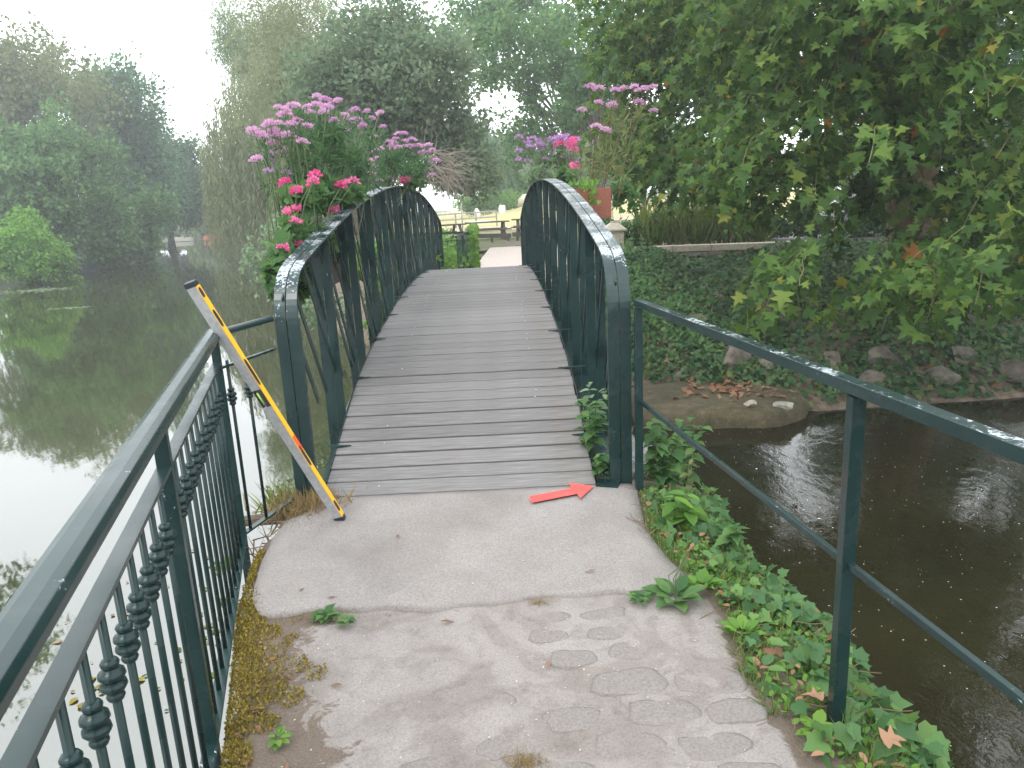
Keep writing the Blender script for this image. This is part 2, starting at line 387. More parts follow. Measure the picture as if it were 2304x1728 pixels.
def leaf_parts(name, me, P, D, N, Sc, parent):
    for i in range(len(P)):
        o = bpy.data.objects.new(name, me); COL.objects.link(o); o.parent = parent
        o.matrix_basis = Matrix.LocRotScale(Vector(P[i]), basis(D[i], N[i]).to_quaternion(), Vector((Sc[i],)*3))
def fold_mesh(name, base, mat): return np_mesh(name, base[0], base[1], mat)

# ------------------------------------------------------------------ terrain
WATER = -1.3
BR0, BR1 = 3.95, 14.85
def fx(y): return -1.39+.277*(3.45-y)           # line of the left railing
def xl(y): return np.interp(y, [-6, 1.9, 2.3, 2.75, 3.2, 3.7, 4.05], [fx(-6)+.05, fx(1.9)+.05, -1.03, -1.165, -1.25, -1.29, -1.27])
def xr(y): return np.interp(y, [-6, 0, 1.8, 2.0, 2.25, 2.6, 3.05, 3.35, 3.8, 4.05], [3.0, 1.25, .82, .78, .76, .8, .68, .64, .68, .72])
def build_path():
    ys = np.concatenate([np.linspace(-6, 1.5, 14), np.linspace(1.55, 4.06, 64)])
    V = []; soil = []; nc = 0
    for y in ys:
        a, b = float(xl(y)), float(xr(y))
        j = .018*math.sin(y*9)+.012*math.sin(y*23+1)
        row = [(a+j+.03, -2.6, 0), (a+j, -.10, .3), (a+j+.004, -.012, .9)]
        for t in np.linspace(.03, .97, 34):
            x = a+(b-a)*t
            z = .006*math.sin(x*7+y*3)*math.sin(y*5-x*2)+.003*math.sin(x*23+y*17)
            dl, dr = x-a, b-x
            s = max(0, 1-dl/.55)*.95*(y < 2.9)+.42*max(0, 1-abs(y-2.69)/.07)*(x < .1)+.4*max(0, 1-math.hypot((x+.72)/.3, (y-1.85)/.3))+max(0, 1-dl/.13)*.5+max(0, 1-dr/.16)*.62
            row.append((x, z-.012*max(0, 1-dl/.1), s))
        row += [(b+.02, -.012, 1), (b+.2, -.04, 1), (b+.42+j, -.13, 1), (b+.52+j, -.32, 1), (b+.62, -.8, 1), (b+.75, -2.6, 1)]
        nc = len(row)
        for x, z, s in row: V.append((x, y, z)); soil.append(s)
    F = [(r*nc+c, r*nc+c+1, (r+1)*nc+c+1, (r+1)*nc+c) for r in range(len(ys)-1) for c in range(nc-1)]
    r = (len(ys)-1)*nc
    me = bpy.data.meshes.new('path'); me.from_pydata(V, [], F+[tuple(r+c for c in range(nc))[::-1]])
    at = me.attributes.new('soil', 'FLOAT', 'POINT'); at.data.foreach_set('value', soil)
    me.materials.append(M['mortar']); me.polygons.foreach_set('use_smooth', [True]*(len(me.polygons)-1)+[False]); me.update()
    return put('path', me, kind='structure')
path = build_path()
# concrete slab at the foot of the bridge, 1 cm proud of the old path
def slab():
    ys = np.linspace(2.72, 3.93, 26); V = []; nc = 30
    for i, y in enumerate(ys):
        a = float(xl(y))+.03+.16*max(0, (y-3.45)/.5)**2+.07*max(0, (2.95-y)/.25)**2; b = float(xr(y))-.02-.05*max(0, (2.9-y)/.2)
        for k in range(nc):
            t = k/(nc-1); x = a+(b-a)*t
            yy = y+(.05*t+.012*math.sin(x*21)+.02*math.sin(x*6))*(i < 3)*(1-i/3)
            e = min(t, 1-t)*(b-a); z = .012+.010*min(1, min(e, (y-2.70))/.08)+.0012*math.sin(x*40)*math.sin(y*35)
            if y > 3.8: z += .006
            V.append((x, yy, z))
    n = len(V)
    F = [(r*nc+c, r*nc+c+1, (r+1)*nc+c+1, (r+1)*nc+c) for r in range(len(ys)-1) for c in range(nc-1)]
    edge = [c for c in range(nc)]+[r*nc+nc-1 for r in range(1, len(ys))]+[(len(ys)-1)*nc+c for c in range(nc-2, -1, -1)]+[r*nc for r in range(len(ys)-2, 0, -1)]
    V += [(V[i][0], V[i][1], -.02) for i in edge]; m = len(edge)
    F += [(edge[i], n+i, n+(i+1) % m, edge[(i+1) % m]) for i in range(m)]
    me = bpy.data.meshes.new('concrete_slab'); me.from_pydata(V, [], F); me.materials.append(M['concrete'])
    me.polygons.foreach_set('use_smooth', [True]*len(me.polygons)); me.update()
    o = put('concrete_slab', me, path); return o
slab()
# worn cobbles let into the mortar
def cobble(x, y, w, d, rot, proud):
    n = 16; V = []; 
    ph = random.random()*6
    rings = [(1.0, -.02), (.98, proud*.35), (.86, proud*.85), (.5, proud)]
    for s, z in rings:
        for k in range(n):
            a = 2*math.pi*k/n; q = 1+.07*math.sin(3*a+ph)+.05*math.sin(5*a+2*ph)
            e = 3.2; ca, sa = math.cos(a), math.sin(a); r = q/((abs(ca)**e+abs(sa)**e)**(1/e))
            px, py = ca*r*w/2*s, sa*r*d/2*s
            V.append((x+px*math.cos(rot)-py*math.sin(rot), y+px*math.sin(rot)+py*math.cos(rot), z+random.uniform(-.0012, .0012)*(z > 0)))
    V.append((x, y, proud*.9))
    F = [(i*n+k, i*n+(k+1) % n, (i+1)*n+(k+1) % n, (i+1)*n+k) for i in range(3) for k in range(n)]+[(3*n+k, 3*n+(k+1) % n, 4*n) for k in range(n)]
    me = bpy.data.meshes.new('stone'); me.from_pydata(V, [], F); me.materials.append(M['cobble'])
    me.polygons.foreach_set('use_smooth', [True]*len(F)); me.update(); put('stone', me, path)
for a in [(.08, 2.62, .20, .085, .1), (.32, 2.63, .18, .08, .15), (.09, 2.50, .15, .09, 0), (.33, 2.50, .18, .09, .1), (.41, 2.38, .21, .12, .05), (.17, 2.35, .17, .10, 0),
          (.62, 2.44, .2, .11, -.1), (.35, 2.20, .26, .14, .05), (.62, 2.19, .24, .15, -.15), (.43, 2.04, .23, .12, 0), (.66, 2.03, .19, .11, .05), (.14, 2.03, .18, .11, .1),
          (.30, 1.90, .22, .11, 0), (.55, 1.88, .22, .11, .1), (-.08, 1.92, .17, .10, .2), (.08, 1.80, .2, .1, 0), (.36, 1.77, .22, .1, .05), (.62, 1.76, .2, .1, 0), (-.3, 1.83, .2, .12, .1), (-.12, 2.12, .16, .1, .3), (.58, 2.58, .17, .1, -.2)]:
    cobble(*a, random.uniform(.0015, .004))

# far and side banks: one height field cut by the shoreline
def seg_sd(PX, PY, poly):
    """signed distance to polygon, inside positive"""
    poly = np.array(poly, float); n = len(poly); d = np.full(PX.shape, 1e9); ins = np.zeros(PX.shape, bool)
    for i in range(n):
        a = poly[i]; b = poly[(i+1) % n]; e = b-a
        t = np.clip(((PX-a[0])*e[0]+(PY-a[1])*e[1])/(e@e), 0, 1)
        d = np.minimum(d, np.hypot(PX-a[0]-t*e[0], PY-a[1]-t*e[1]))
        c = ((a[1] > PY) != (b[1] > PY)) & (PX < (b[0]-a[0])*(PY-a[1])/(b[1]-a[1]+1e-12)+a[0]); ins ^= c
    return np.where(ins, d, -d)
FARBANK = [(150, 9), (16, 9.6), (9, 9.8), (6, 9.5), (4.0, 9.4), (2.6, 10.2), (1.4, 11.6), (.8, 14.0), (-1.6, 14.2), (-2.6, 15), (-5, 20), (-11, 38), (-18, 60), (-25, 80), (-32, 96), (-50, 104), (-50, 260), (150, 260)]
LEFTBANK = [(-50, 104), (-41, 84), (-31, 60), (-27.6, 46), (-27, 40), (-22, 33), (-22, 10), (-26, -60), (-150, -60), (-150, 260), (-50, 260)]
def hfun(X, Y):
    s1 = seg_sd(X, Y, FARBANK); s2 = seg_sd(X, Y, LEFTBANK)
    wob = .12*np.sin(X*1.7+Y*.9)+.08*np.sin(X*4.1-Y*3.3)
    wide = np.clip((X-1)/4, .18, 1)*7.0
    z1 = np.where(s1 < 0, -1.35+np.maximum(s1*.8, -1.6), -1.35+1.62*np.clip(s1/wide, 0, 1)**.75)
    z1 = z1+wob*np.clip(s1/1.5, 0, 1)*np.clip((wide-s1)/2, 0, 1)
    rise = np.clip((Y-52)/14, 0, 1); rise = rise*rise*(3-2*rise)
    z1 = z1-np.where(s1 > 0, .22, 0)*np.clip((2.2-X)/1.2, 0, 1)*np.clip(s1/1.0, 0, 1)+rise*np.clip((X+8)/14, 0, 1)*1.3*(s1 > 0)
    cut = np.clip((X+1.5)/.5, 0, 1)*np.clip((2.6-X)/.6, 0, 1)*np.clip((28-Y)/1, 0, 1)*(s1 > 0)
    z1 = np.where(s1 > 0, z1-cut*.34, z1)
    z2 = np.where(s2 < 0, -3, -1.4+1.3*np.clip(s2/3, 0, 1)+wob)
    return np.maximum(z1, z2)
xs = np.unique(np.concatenate([np.linspace(-150, -50, 14), np.linspace(-50, -4, 50), np.linspace(-4, 12, 90), np.linspace(12, 40, 30), np.linspace(40, 150, 14)]))
ys = np.unique(np.concatenate([np.linspace(-60, 6, 12), np.linspace(6, 20, 90), np.linspace(20, 110, 80), np.linspace(110, 260, 12)]))
GX, GY = np.meshgrid(xs, ys); GZ = hfun(GX, GY)
GZ = np.where((GY < 6) & (GX > -20), -3.2, GZ)
nx = len(xs); idx = np.arange(GX.size).reshape(GX.shape)
Fq = np.stack([idx[:-1, :-1], idx[:-1, 1:], idx[1:, 1:], idx[1:, :-1]], -1).reshape(-1, 4)
put('ground', np_mesh('ground', np.stack([GX, GY, GZ], -1).reshape(-1, 3), Fq, M['ground'], True), kind='structure')
def hz(x, y): return float(hfun(np.array([x], float), np.array([y], float))[0])
me = np_mesh('river', np.array([(-150, -60, WATER), (150, -60, WATER), (150, 130, WATER), (-150, 130, WATER)]), np.array([(0, 1, 2, 3)]), M['water'])
put('river', me, kind='structure')
# the land behind the photographer, where the path comes from
mb = MB(); mb.add([(-3.5, -60, -.05), (40, -60, -.05), (40, -5.6, -.05), (1.0, -5.6, -.05), (1.0, -5.6, -2.6), (40, -5.6, -2.6), (-3.5, -60, -2.6)], [(0, 1, 2, 3), (3, 2, 5, 4), (0, 3, 4, 6)])
mb.put('near_bank', M['ground'], kind='structure')
# brick paving beyond the bridge, and the tracks behind
def sheet(name, pts, mat, kind='structure'):
    me = bpy.data.meshes.new(name); me.from_pydata(pts, [], [tuple(range(len(pts)))]); me.materials.append(mat); me.update()
    return put(name, me, kind=kind)
mb = MB(); mb.add([(-.96, 14.82, .03), (1.9, 14.82, .03), (2.0, 27.2, .05), (-.55, 27.2, .05)], [(0, 1, 2, 3)]); mb.put('brick_paving', M['paving'], kind='structure')
mb = MB(); mb.add([(-.96, 14.82, .026), (1.9, 14.82, .026), (2.0, 27.2, .046), (-.55, 27.2, .046), (-.96, 14.82, -2.4), (1.9, 14.82, -2.4), (2.0, 27.2, -.4), (-.55, 27.2, -.4)], [(0, 4, 5, 1), (1, 5, 6, 2), (3, 2, 6, 7), (0, 3, 7, 4)])
mb.put('abutment', M['rubble'], kind='structure')
M['track'] = simple('pale_gravel_track', (.40, .31, .22), .95, 3, .15)
M['asphalt'] = simple('grey_road', (.16, .15, .14), .9, 5, .2)
M['duff'] = simple('bare_trodden_soil', (.15, .125, .09), .95, 8, .3)
V = []
for i in range(20):
    x = -9+i*1.6; y0 = 43+.04*x*x*.2; w = 8
    V.append((x, y0)); 
mb = MB(); P = [(x, y, hz(x, y)+.035) for x, y in V]; Q = [(x, y+7, hz(x, y+7)+.05) for x, y in V]
mb.add(P+Q, [(i, i+1, 20+i+1, 20+i) for i in range(19)]); mb.put('gravel_track', M['track'], kind='structure')
mb = MB(); mb.add([(6.5, 19.0, .33), (40, 13.0, .33), (40, 16.5, .33), (6.5, 22, .33), (6.5, 19.0, -.1), (40, 13.0, -.1)], [(0, 1, 2, 3), (0, 4, 5, 1)]); mb.put('road', M['asphalt'], kind='structure')
mb = MB()
mb.add([(x, y, hz(x, y)+.03) for x, y in ((-1.2, 27.2), (3, 27.2), (3.4, 29.6), (-1.4, 29.2))], [(0, 1, 2, 3)]); mb.put('bare_ground', M['duff'], kind='structure')

# ------------------------------------------------------------------ footbridge
bridge = thing('footbridge', 'arched green metal footbridge with a grey plank deck, in the middle', 'bridge', (0, 0, 0))
DRIFT = -.0085
def dx(y): return DRIFT*(y-4)
DZ = ([3.9, 4.3, 4.6, 5.0, 5.5, 6.2, 7.5, 8.5, 9.4], [.022, .14, .23, .355, .46, .55, .665, .705, .72])
def deck_z(y):
    if y > 9.4: y = 18.8-y
    return float(np.interp(y, *DZ))
def deck_s(y):   # smoothed
    return sum(deck_z(y+o) for o in (-.2, -.1, 0, .1, .2))/5 if 4.15 < y < 14.65 else deck_z(y)
def rail_z(y): return 1.85-.0195*(y-9.4)**2
y = 3.935
while y < 14.8:
    w = random.choice([.118, .125, .13, .14, .145]); g = random.choice([.006, .007, .009, .012, .015])
    y2 = y+w*.97
    z1, z2 = deck_s(y), deck_s(y2); zc = (z1+z2)/2; an = math.atan2(z2-z1, y2-y)
    e1 = -1.105-.0085*(y-4); e2 = .445-.018*(y-4); mb = MB(); L = e2-e1+random.uniform(-.006, .006)
    mb.box((0, 0, -.02), (L, w-.001, .04))
    o = mb.put('plank', M['deck'], bridge, bevel=.004)
    o.location = ((e1+e2)/2+random.uniform(-.003, .003), (y+y2)/2, zc+random.uniform(-.0015, .0015)); o.rotation_euler = (an+random.uniform(-.008, .008), 0, random.uniform(-.0015, .0015))
    y = y2+g*math.cos(an)
# nail heads in two rows
mb = MB(); y = 4.0
while y < 14.7:
    for x0 in (-.80, .16):
        for _ in range(random.choice([0, 0, 0, 1, 1])):
            yy = y+random.uniform(0, .08); xx = x0+random.uniform(-.015, .015)+dx(y); mb.lathe([(.004, 0), (.004, .0035), (.001, .0045)], 6, (xx, yy, deck_s(yy)+.001))
    y += .135
M['nail'] = simple('zinc_nail', (.55, .55, .55), .5)
mb.put('nail', M['nail'], bridge, kind='stuff')
def ribbon(pts, x, w, t):
    """strap of width w (x) and thickness t following (y,z) points"""
    mb = MB(); n = len(pts); V = []
    for i, (y, z) in enumerate(pts):
        a = pts[max(i-1, 0)]; b = pts[min(i+1, n-1)]; d = Vector((b[0]-a[0], b[1]-a[1])).normalized(); nn = Vector((-d.y, d.x))
        xx = x+dx(y)
        for sx, s in ((-1, 0), (1, 0), (1, -1), (-1, -1)): V.append((xx+sx*w/2, y+nn.x*s*t, z+nn.y*s*t))
    F = [(4*i+k, 4*i+(k+1) % 4, 4*i+4+(k+1) % 4, 4*i+4+k) for i in range(n-1) for k in range(4)]+[(3, 2, 1, 0), tuple(4*(n-1)+k for k in range(4))]
    return mb.add(V, F)
def strap_path():
    P = [(BR0, z) for z in np.linspace(-.12, 1.02, 10)]
    r = .30; y1 = BR0+r*.9; 
    for a in np.linspace(0, 1, 13)[1:]:
        t = a*R_(78)
        P.append((BR0+r*(1-math.cos(t)), 1.02+r*math.sin(t)))
    yy = np.linspace(4.25, 14.55, 60); P += [(q, rail_z(q)) for q in yy]
    far = [(18.8-a, b) for a, b in P[:22]][::-1]
    return P+far
SP = strap_path()
for side, xc in (('l', -1.1925), ('r', .5925)):
    DRIFT = -.0085 if side == 'l' else -.020
    for s in (-1, 1): ribbon(SP, xc+s*.0325, .060, .012).put('rail_strap', M['paint_worn'], bridge, bevel=.0015)
    out = -1 if side == 'l' else 1
    for k in range(13):
        yk = BR0+.9*k+(.0 if 0 < k < 12 else (.014 if k == 0 else -.026))
        for s in (-1, 1):
            zt = rail_z(yk)-.012 if 0 < k < 12 else 1.04; zb = deck_s(min(max(yk, 4), 14.8))-.30
            mb = MB(); mb.box((xc+s*.0325+dx(yk), yk+.006, (zt+zb)/2), (.060, .010 if 0 < k < 12 else .03, zt-zb)); mb.put('rail_post', M['paint'], bridge)
    y0 = BR0-.45
    while y0 < 14.7:
        # leaning flat bars: top nearer, foot farther
        top = None; bot = None; sl_ = .66
        for q in np.linspace(0, 1.9, 96):
            yy = y0+q*.5; zz = 1.9-q*.5/sl_*1.0-(0)
            if yy < BR0+.03 or yy > BR1-.03: continue
            if zz <= rail_z(yy)-.015 and top is None: top = (yy, zz)
            if top and zz >= deck_s(yy)-.14: bot = (yy, zz)
        if top and bot and top[1]-bot[1] > .12 and top[1] < rail_z(top[0]):
            xo = xc+out*random.choice([.012, -.012])+dx(top[0])
            MB().beam((xo, *top), (xo+random.uniform(-.004, .004), *bot), .042, .008, (1, 0, 0)).put('brace_bar', M['paint'], bridge)
        y0 += .24
    # stringer beam below the deck, edge angle and brackets
    xs_ = -1.10 if side == 'l' else .45
    st = [(q, deck_s(q)-.25) for q in np.linspace(3.95, 14.85, 44)]
    ribbon(st, xc-out*.01, .10, .16).put('stringer', M['paint'], bridge)
    ribbon([(q, deck_s(q)+.012) for q in np.linspace(3.96, 14.84, 44)], xs_+out*.006, .005, .06).put('edge_angle', M['paint_mid'], bridge)
    for k in range(13):
        yk = 4.4+.9*k*.95
        if yk > 14.5: break
        zk = deck_s(yk)+.012
        mb = MB(); x1 = xs_-out*.085+dx(yk); x2 = xc+dx(yk)-out*.03
        mb.add([(x1, yk, zk), (xs_+dx(yk), yk-.018, zk), (x2, yk-.014, zk+.004), (x2, yk+.014, zk+.004), (xs_+dx(yk), yk+.018, zk),
                (x1, yk, zk-.006), (xs_+dx(yk), yk-.018, zk-.006), (x2, yk-.014, zk-.002), (x2, yk+.014, zk-.002), (xs_+dx(yk), yk+.018, zk-.006)],
               [(0, 1, 2, 3, 4), (9, 8, 7, 6, 5), (0, 5, 6, 1), (1, 6, 7, 2), (2, 7, 8, 3), (3, 8, 9, 4), (4, 9, 5, 0)])
        mb.put('bracket', M['paint_mid'], bridge)
# foot plate, bottom right
MB().add([(.44, 3.90, .032), (.56, 3.86, .032), (.60, 3.98, .032), (.47, 4.0, .032), (.44, 3.90, .02), (.56, 3.86, .02), (.60, 3.98, .02), (.47, 4.0, .02)],
         [(0, 1, 2, 3), (0, 4, 5, 1), (1, 5, 6, 2), (2, 6, 7, 3), (3, 7, 4, 0)]).put('foot_plate', M['paint_mid'], bridge)

# ------------------------------------------------------------------ left railing with balusters
rail = thing('baluster_railing', 'dark green balustered metal railing along the left path edge', 'railing', (-1.39, 3.45, 0))
def rp(mb, name, mat=M['paint'], smooth=False, bevel=0):
    o = mb.put(name, mat, rail, smooth, bevel); o.matrix_parent_inverse = Matrix.Translation((1.39, -3.45, 0)); return o
A = Vector((-1.39, 3.45, 0)); B = Vector((fx(-2.6), -2.6, 0)); Cn = Vector((-1.26, 3.90, 0))
dAB = (B-A).normalized(); dAC = (Cn-A).normalized()
def handrail(a, b, z, w=.074, h=.042):
    mb = MB(); d = (b-a).normalized(); x = d.cross(Vector((0, 0, 1)))
    prof = [(-.5, -.35), (-.42, -.5), (.42, -.5), (.5, -.35), (.5, .05), (.40, .34), (.18, .5), (-.18, .5), (-.40, .34), (-.5, .05)]
    V = [p+x*u*w+Vector((0, 0, z+v*h)) for p in (a, b) for u, v in prof]; n = len(prof)
    return mb.add(V, [(k, (k+1) % n, n+(k+1) % n, n+k) for k in range(n)]+[tuple(range(n))[::-1], tuple(range(n, 2*n))])
rp(handrail(A-dAB*.02, B, 1.07), 'top_rail', M['paint_mid'], bevel=.002)
rp(handrail(A+dAC*.03, Cn, 1.065, .045, .03), 'top_rail', M['paint_mid'], bevel=.002)
UZ = Vector((0, 0, 1))
rp(MB().beam(A+UZ*.93, B+UZ*.93, .038, .012), 'middle_rail', M['paint_mid'])
rp(MB().beam(A+dAC*.02+UZ*.90, Cn+UZ*.90, .02, .012), 'middle_rail', M['paint_mid'])
rp(MB().beam(A+UZ*.035, B+UZ*.035, .042, .012), 'bottom_rail', M['paint_mid'])
rp(MB().beam(A+dAC*.02+UZ*.045, Cn+UZ*.045, .03, .01), 'bottom_rail', M['paint_mid'])
PROF = [(.0065, 0), (.0085, 0), (.0085, .46), (.0085, .57), (.010, .572), (.0135, .578), (.010, .586), (.0105, .592), (.0165, .603), (.019, .612), (.0165, .621), (.0105, .632), (.010, .638),
        (.0135, .646), (.010, .654), (.0085, .657), (.0085, .88)]
bal_me = MB().lathe([(.0085, 0), (.0085, .885)], 8).mesh('baluster', M['paint'], True)
col_me = MB().lathe([(.0088, 0), (.0140, .003), (.0170, .010), (.0150, .016), (.0115, .019), (.0190, .023), (.0245, .031), (.0235, .038), (.0150, .043), (.0190, .046), (.0250, .053), (.0235, .061), (.0150, .067), (.0115, .070), (.0155, .073), (.0175, .080), (.0140, .086), (.0088, .089)], 14).mesh('collar', M['paint'], True)
def baluster(p, zc=.685):
    o = put('baluster', bal_me, rail, (p.x+1.39, p.y-3.45, .04)); c = put('collar', col_me, o, (0, 0, zc)); return o
posts = [A, A+dAB*1.54, A+dAB*3.08, A+dAB*4.62]
for i, p in enumerate(posts):
    rp(MB().beam(p+UZ*(-.25), p+UZ*1.06, .038, .038, dAB), 'post', M['paint'], bevel=.002)
    n = 11
    for k in range(1, n+1):
        q = p+dAB*1.54*k/(n+1)
        if q.y > -2.6: baluster(q)
for t in (.07, .21): baluster(A+dAC*t, .66)
# brackets that carry it off the path wall
for p in posts[:3]: rp(MB().beam(p+Vector((0, 0, -.2)), p+Vector((.16, .03, -.2)), .03, .03), 'fixing_bracket')

# ------------------------------------------------------------------ right railing
rr = thing('plain_railing', 'plain green square-tube railing beside the path, over the dark pool', 'railing', (.95, 1.98, 0))
def rq(mb, name, mat, bevel=.002):
    o = mb.put(name, mat, rr, False, bevel); o.matrix_parent_inverse = Matrix.Translation((-.95, -1.98, 0)); return o
def rx(y): return .680+(3.86-y)*.1465
def seg(z0, w, h, name, mat): rq(MB().beam((rx(3.87), 3.87, z0+.01), (rx(-1.6), -1.6, z0), w, h), name, mat)
seg(1.05, .045, .035, 'top_rail', M['paint_rail'])
seg(.52, .018, .022, 'lower_rail', M['paint_mid'])
for yy in (3.86, 1.98, .1, -1.6):
    rq(MB().beam((rx(yy), yy, -.25), (rx(yy), yy, 1.032), .04, .04, (0, 1, 0)), 'post', M['paint_mid'])

# ------------------------------------------------------------------ spirit level leaning on the corner
F0 = Vector((-.94, 3.63, .03)); T0 = Vector((-1.392, 3.29, 1.318))
lv = thing('spirit_level', 'long grey and yellow spirit level leaning on the railing corner', 'spirit level', F0)
d = (T0-F0).normalized(); L = (T0-F0).length
view = (Vector((0, 0, 1.6))-F0); 
# broad grey face looks to the camera and slightly left; the yellow edge is on the right
right = d.cross(view).normalized()*-1
if right.x < 0: right = -right
out_ = right.cross(d); out_ = out_ if out_.dot(view) > 0 else -out_
a = R_(35); ez = (out_*math.cos(a)-right*math.sin(a)).normalized(); ex = (right*math.cos(a)+out_*math.sin(a)).normalized()
Rm = Matrix((ex, d, ez)).transposed().to_4x4()
lv.matrix_world = Matrix.Translation(F0) @ Rm
M['alu'] = simple('grey_aluminium', (.34, .34, .35), .45, 45, .16, metal=.15)
M['yellow'] = simple('yellow_edge_paint', (.78, .43, .02), .45, 20, .06)
M['black'] = simple('black_plastic', (.015, .018, .03), .45)
M['orange'] = simple('orange_mark', (.9, .10, .02), .5)
M['vial'] = simple('green_vial', (.35, .6, .10), .15)
W_, T_ = .050, .030
def lpart(c, dims, name, mat, bevel=.0015): return MB().box(c, dims).put(name, mat, lv, bevel=bevel)
vc = L*.56
lpart((0, (.01+vc-.05)/2, 0), (W_, vc-.06, T_), 'body', M['alu']); lpart((0, (vc+.05+L-.01)/2, 0), (W_, L-.06-vc, T_), 'body', M['alu'])
lpart((.012, vc, -.0), (W_-.024, .10, T_-.004), 'vial_housing', M['black'])
o = MB().tube([(-.006, vc-.034, .006), (-.006, vc+.034, .006)], .009, 10).put('vial', M['vial'], lv, True)
lpart((-.022, vc, 0), (.006, .10, T_-.006), 'vial_guard', M['black'], .001)
lpart((W_/2+.0015, L/2, 0), (.004, L-.03, T_+.001), 'edge_strip', M['yellow'], .001)
for t, ln, mt in ((.06, .07, 'black'), (.18, .12, 'black'), (.355, .09, 'orange'), (.30, .13, 'black'), (.66, .15, 'black'), (.87, .09, 'black'), (.965, .05, 'black')):
    yc = L*t if mt == 'black' else L*t; n = 14
    pts = []
    if t == .18: continue
    hw = .0105
    for k in range(n):
        a_ = 2*math.pi*k/n; e = .5; pts.append((W_/2+.0042, yc+math.copysign(abs(math.cos(a_))**e, math.cos(a_))*ln/2, (math.copysign(abs(math.sin(a_))**.8, math.sin(a_)))*hw+(.004 if mt == 'black' else 0)))
    if mt == 'orange': pts = [(W_/2+.0042, yc+sy*ln/2, sz*(T_/2-.001)) for sy, sz in ((-1, -1), (1, -1), (1, 1), (-1, 1))]
    mb = MB(); mb.add(pts, [tuple(range(len(pts)))]); mb.put('printed_mark', M[mt], lv)
lpart((.001, .002, 0), (W_+.006, .028, T_+.004), 'end_cap', M['black'], .004); lpart((.001, L-.002, 0), (W_+.006, .026, T_+.004), 'end_cap', M['black'], .004)

# painted arrow
m, n, p = new_mat('red_marking_paint'); t1 = noise(n, 90, 7, .75); t2 = noise(n, 9, 4)
v = math_(n, 'ADD', math_(n, 'MULTIPLY', t1.outputs[0], .8), math_(n, 'MULTIPLY', t2.outputs[0], .3)); w = ramp(n, v, [(.665, (0, 0, 0)), (.70, (1, 1, 1))])
base = ramp(n, t2.outputs[0], [(.3, (.62, .06, .05)), (.7, (.78, .09, .08))]); n.links.new(mix(n, math_(n, 'MULTIPLY', w.outputs[0], .6), base.outputs[0], (.27, .2, .18)), p.inputs['Base Color']); p.inputs['Roughness'].default_value = .8
bump(n, p, t1.outputs[0], .5, .004); M['redpaint'] = m
ar = [(.064, 3.787), (.303, 3.874), (.294, 3.958), (.429, 3.886), (.338, 3.726), (.326, 3.788), (.074, 3.694)]
cx = sum(p[0] for p in ar)/7; cy = sum(p[1] for p in ar)/7
dense = []
for i in range(7):
    p, q = ar[i], ar[(i+1) % 7]
    for k in range(6): t = k/6; dense.append((p[0]+(q[0]-p[0])*t+random.uniform(-.0012, .0012), p[1]+(q[1]-p[1])*t+random.uniform(-.0012, .0012)))
bm = bmesh.new(); f = bm.faces.new([bm.verts.new((x-cx, y-cy, 0)) for x, y in dense]); bmesh.ops.triangulate(bm, faces=[f])
me = bpy.data.meshes.new('painted_arrow'); bm.to_mesh(me); bm.free(); me.materials.append(M['redpaint'])
o = put('painted_arrow', me, loc=(cx, cy, .037)); tag(o, 'red painted arrow on the concrete, pointing at the right bridge post', 'marking')

# ------------------------------------------------------------------ trees
CAM = np.array([0, 0, 1.6])
def ell_points(blobs, n, shell=.45, sub=None):
    """points in lumpy ellipsoids; blobs rows (cx,cy,cz,rx,ry,rz,weight)"""
    bl = np.array(blobs, float); w = bl[:, 6]*bl[:, 3]*bl[:, 5]; w /= w.sum()
    k = sub or 26
    cs = []; rs = []
    for b, wi in zip(bl, w):
        m = max(6, int(k)); dd = rdir(m); rad = rng.uniform(.35, .95, (m, 1))
        cs.append(b[:3]+dd*b[3:6]*rad); rs.append(np.repeat(b[None, 3:6]*rng.uniform(.22, .42, (1, 1)), m, 0)*rng.uniform(.7, 1.3, (m, 1)))
    cs = np.concatenate(cs); rs = np.concatenate(rs); ww = np.repeat(w/[max(6, k)]*len(bl), max(6, k)); 
    ww = np.repeat(w, max(6, k)); ww /= ww.sum()
    i = rng.choice(len(cs), n, p=ww); dd = rdir(n); q = shell+(1-shell)*rng.random((n, 1))
    return cs[i]+dd*rs[i]*q, dd
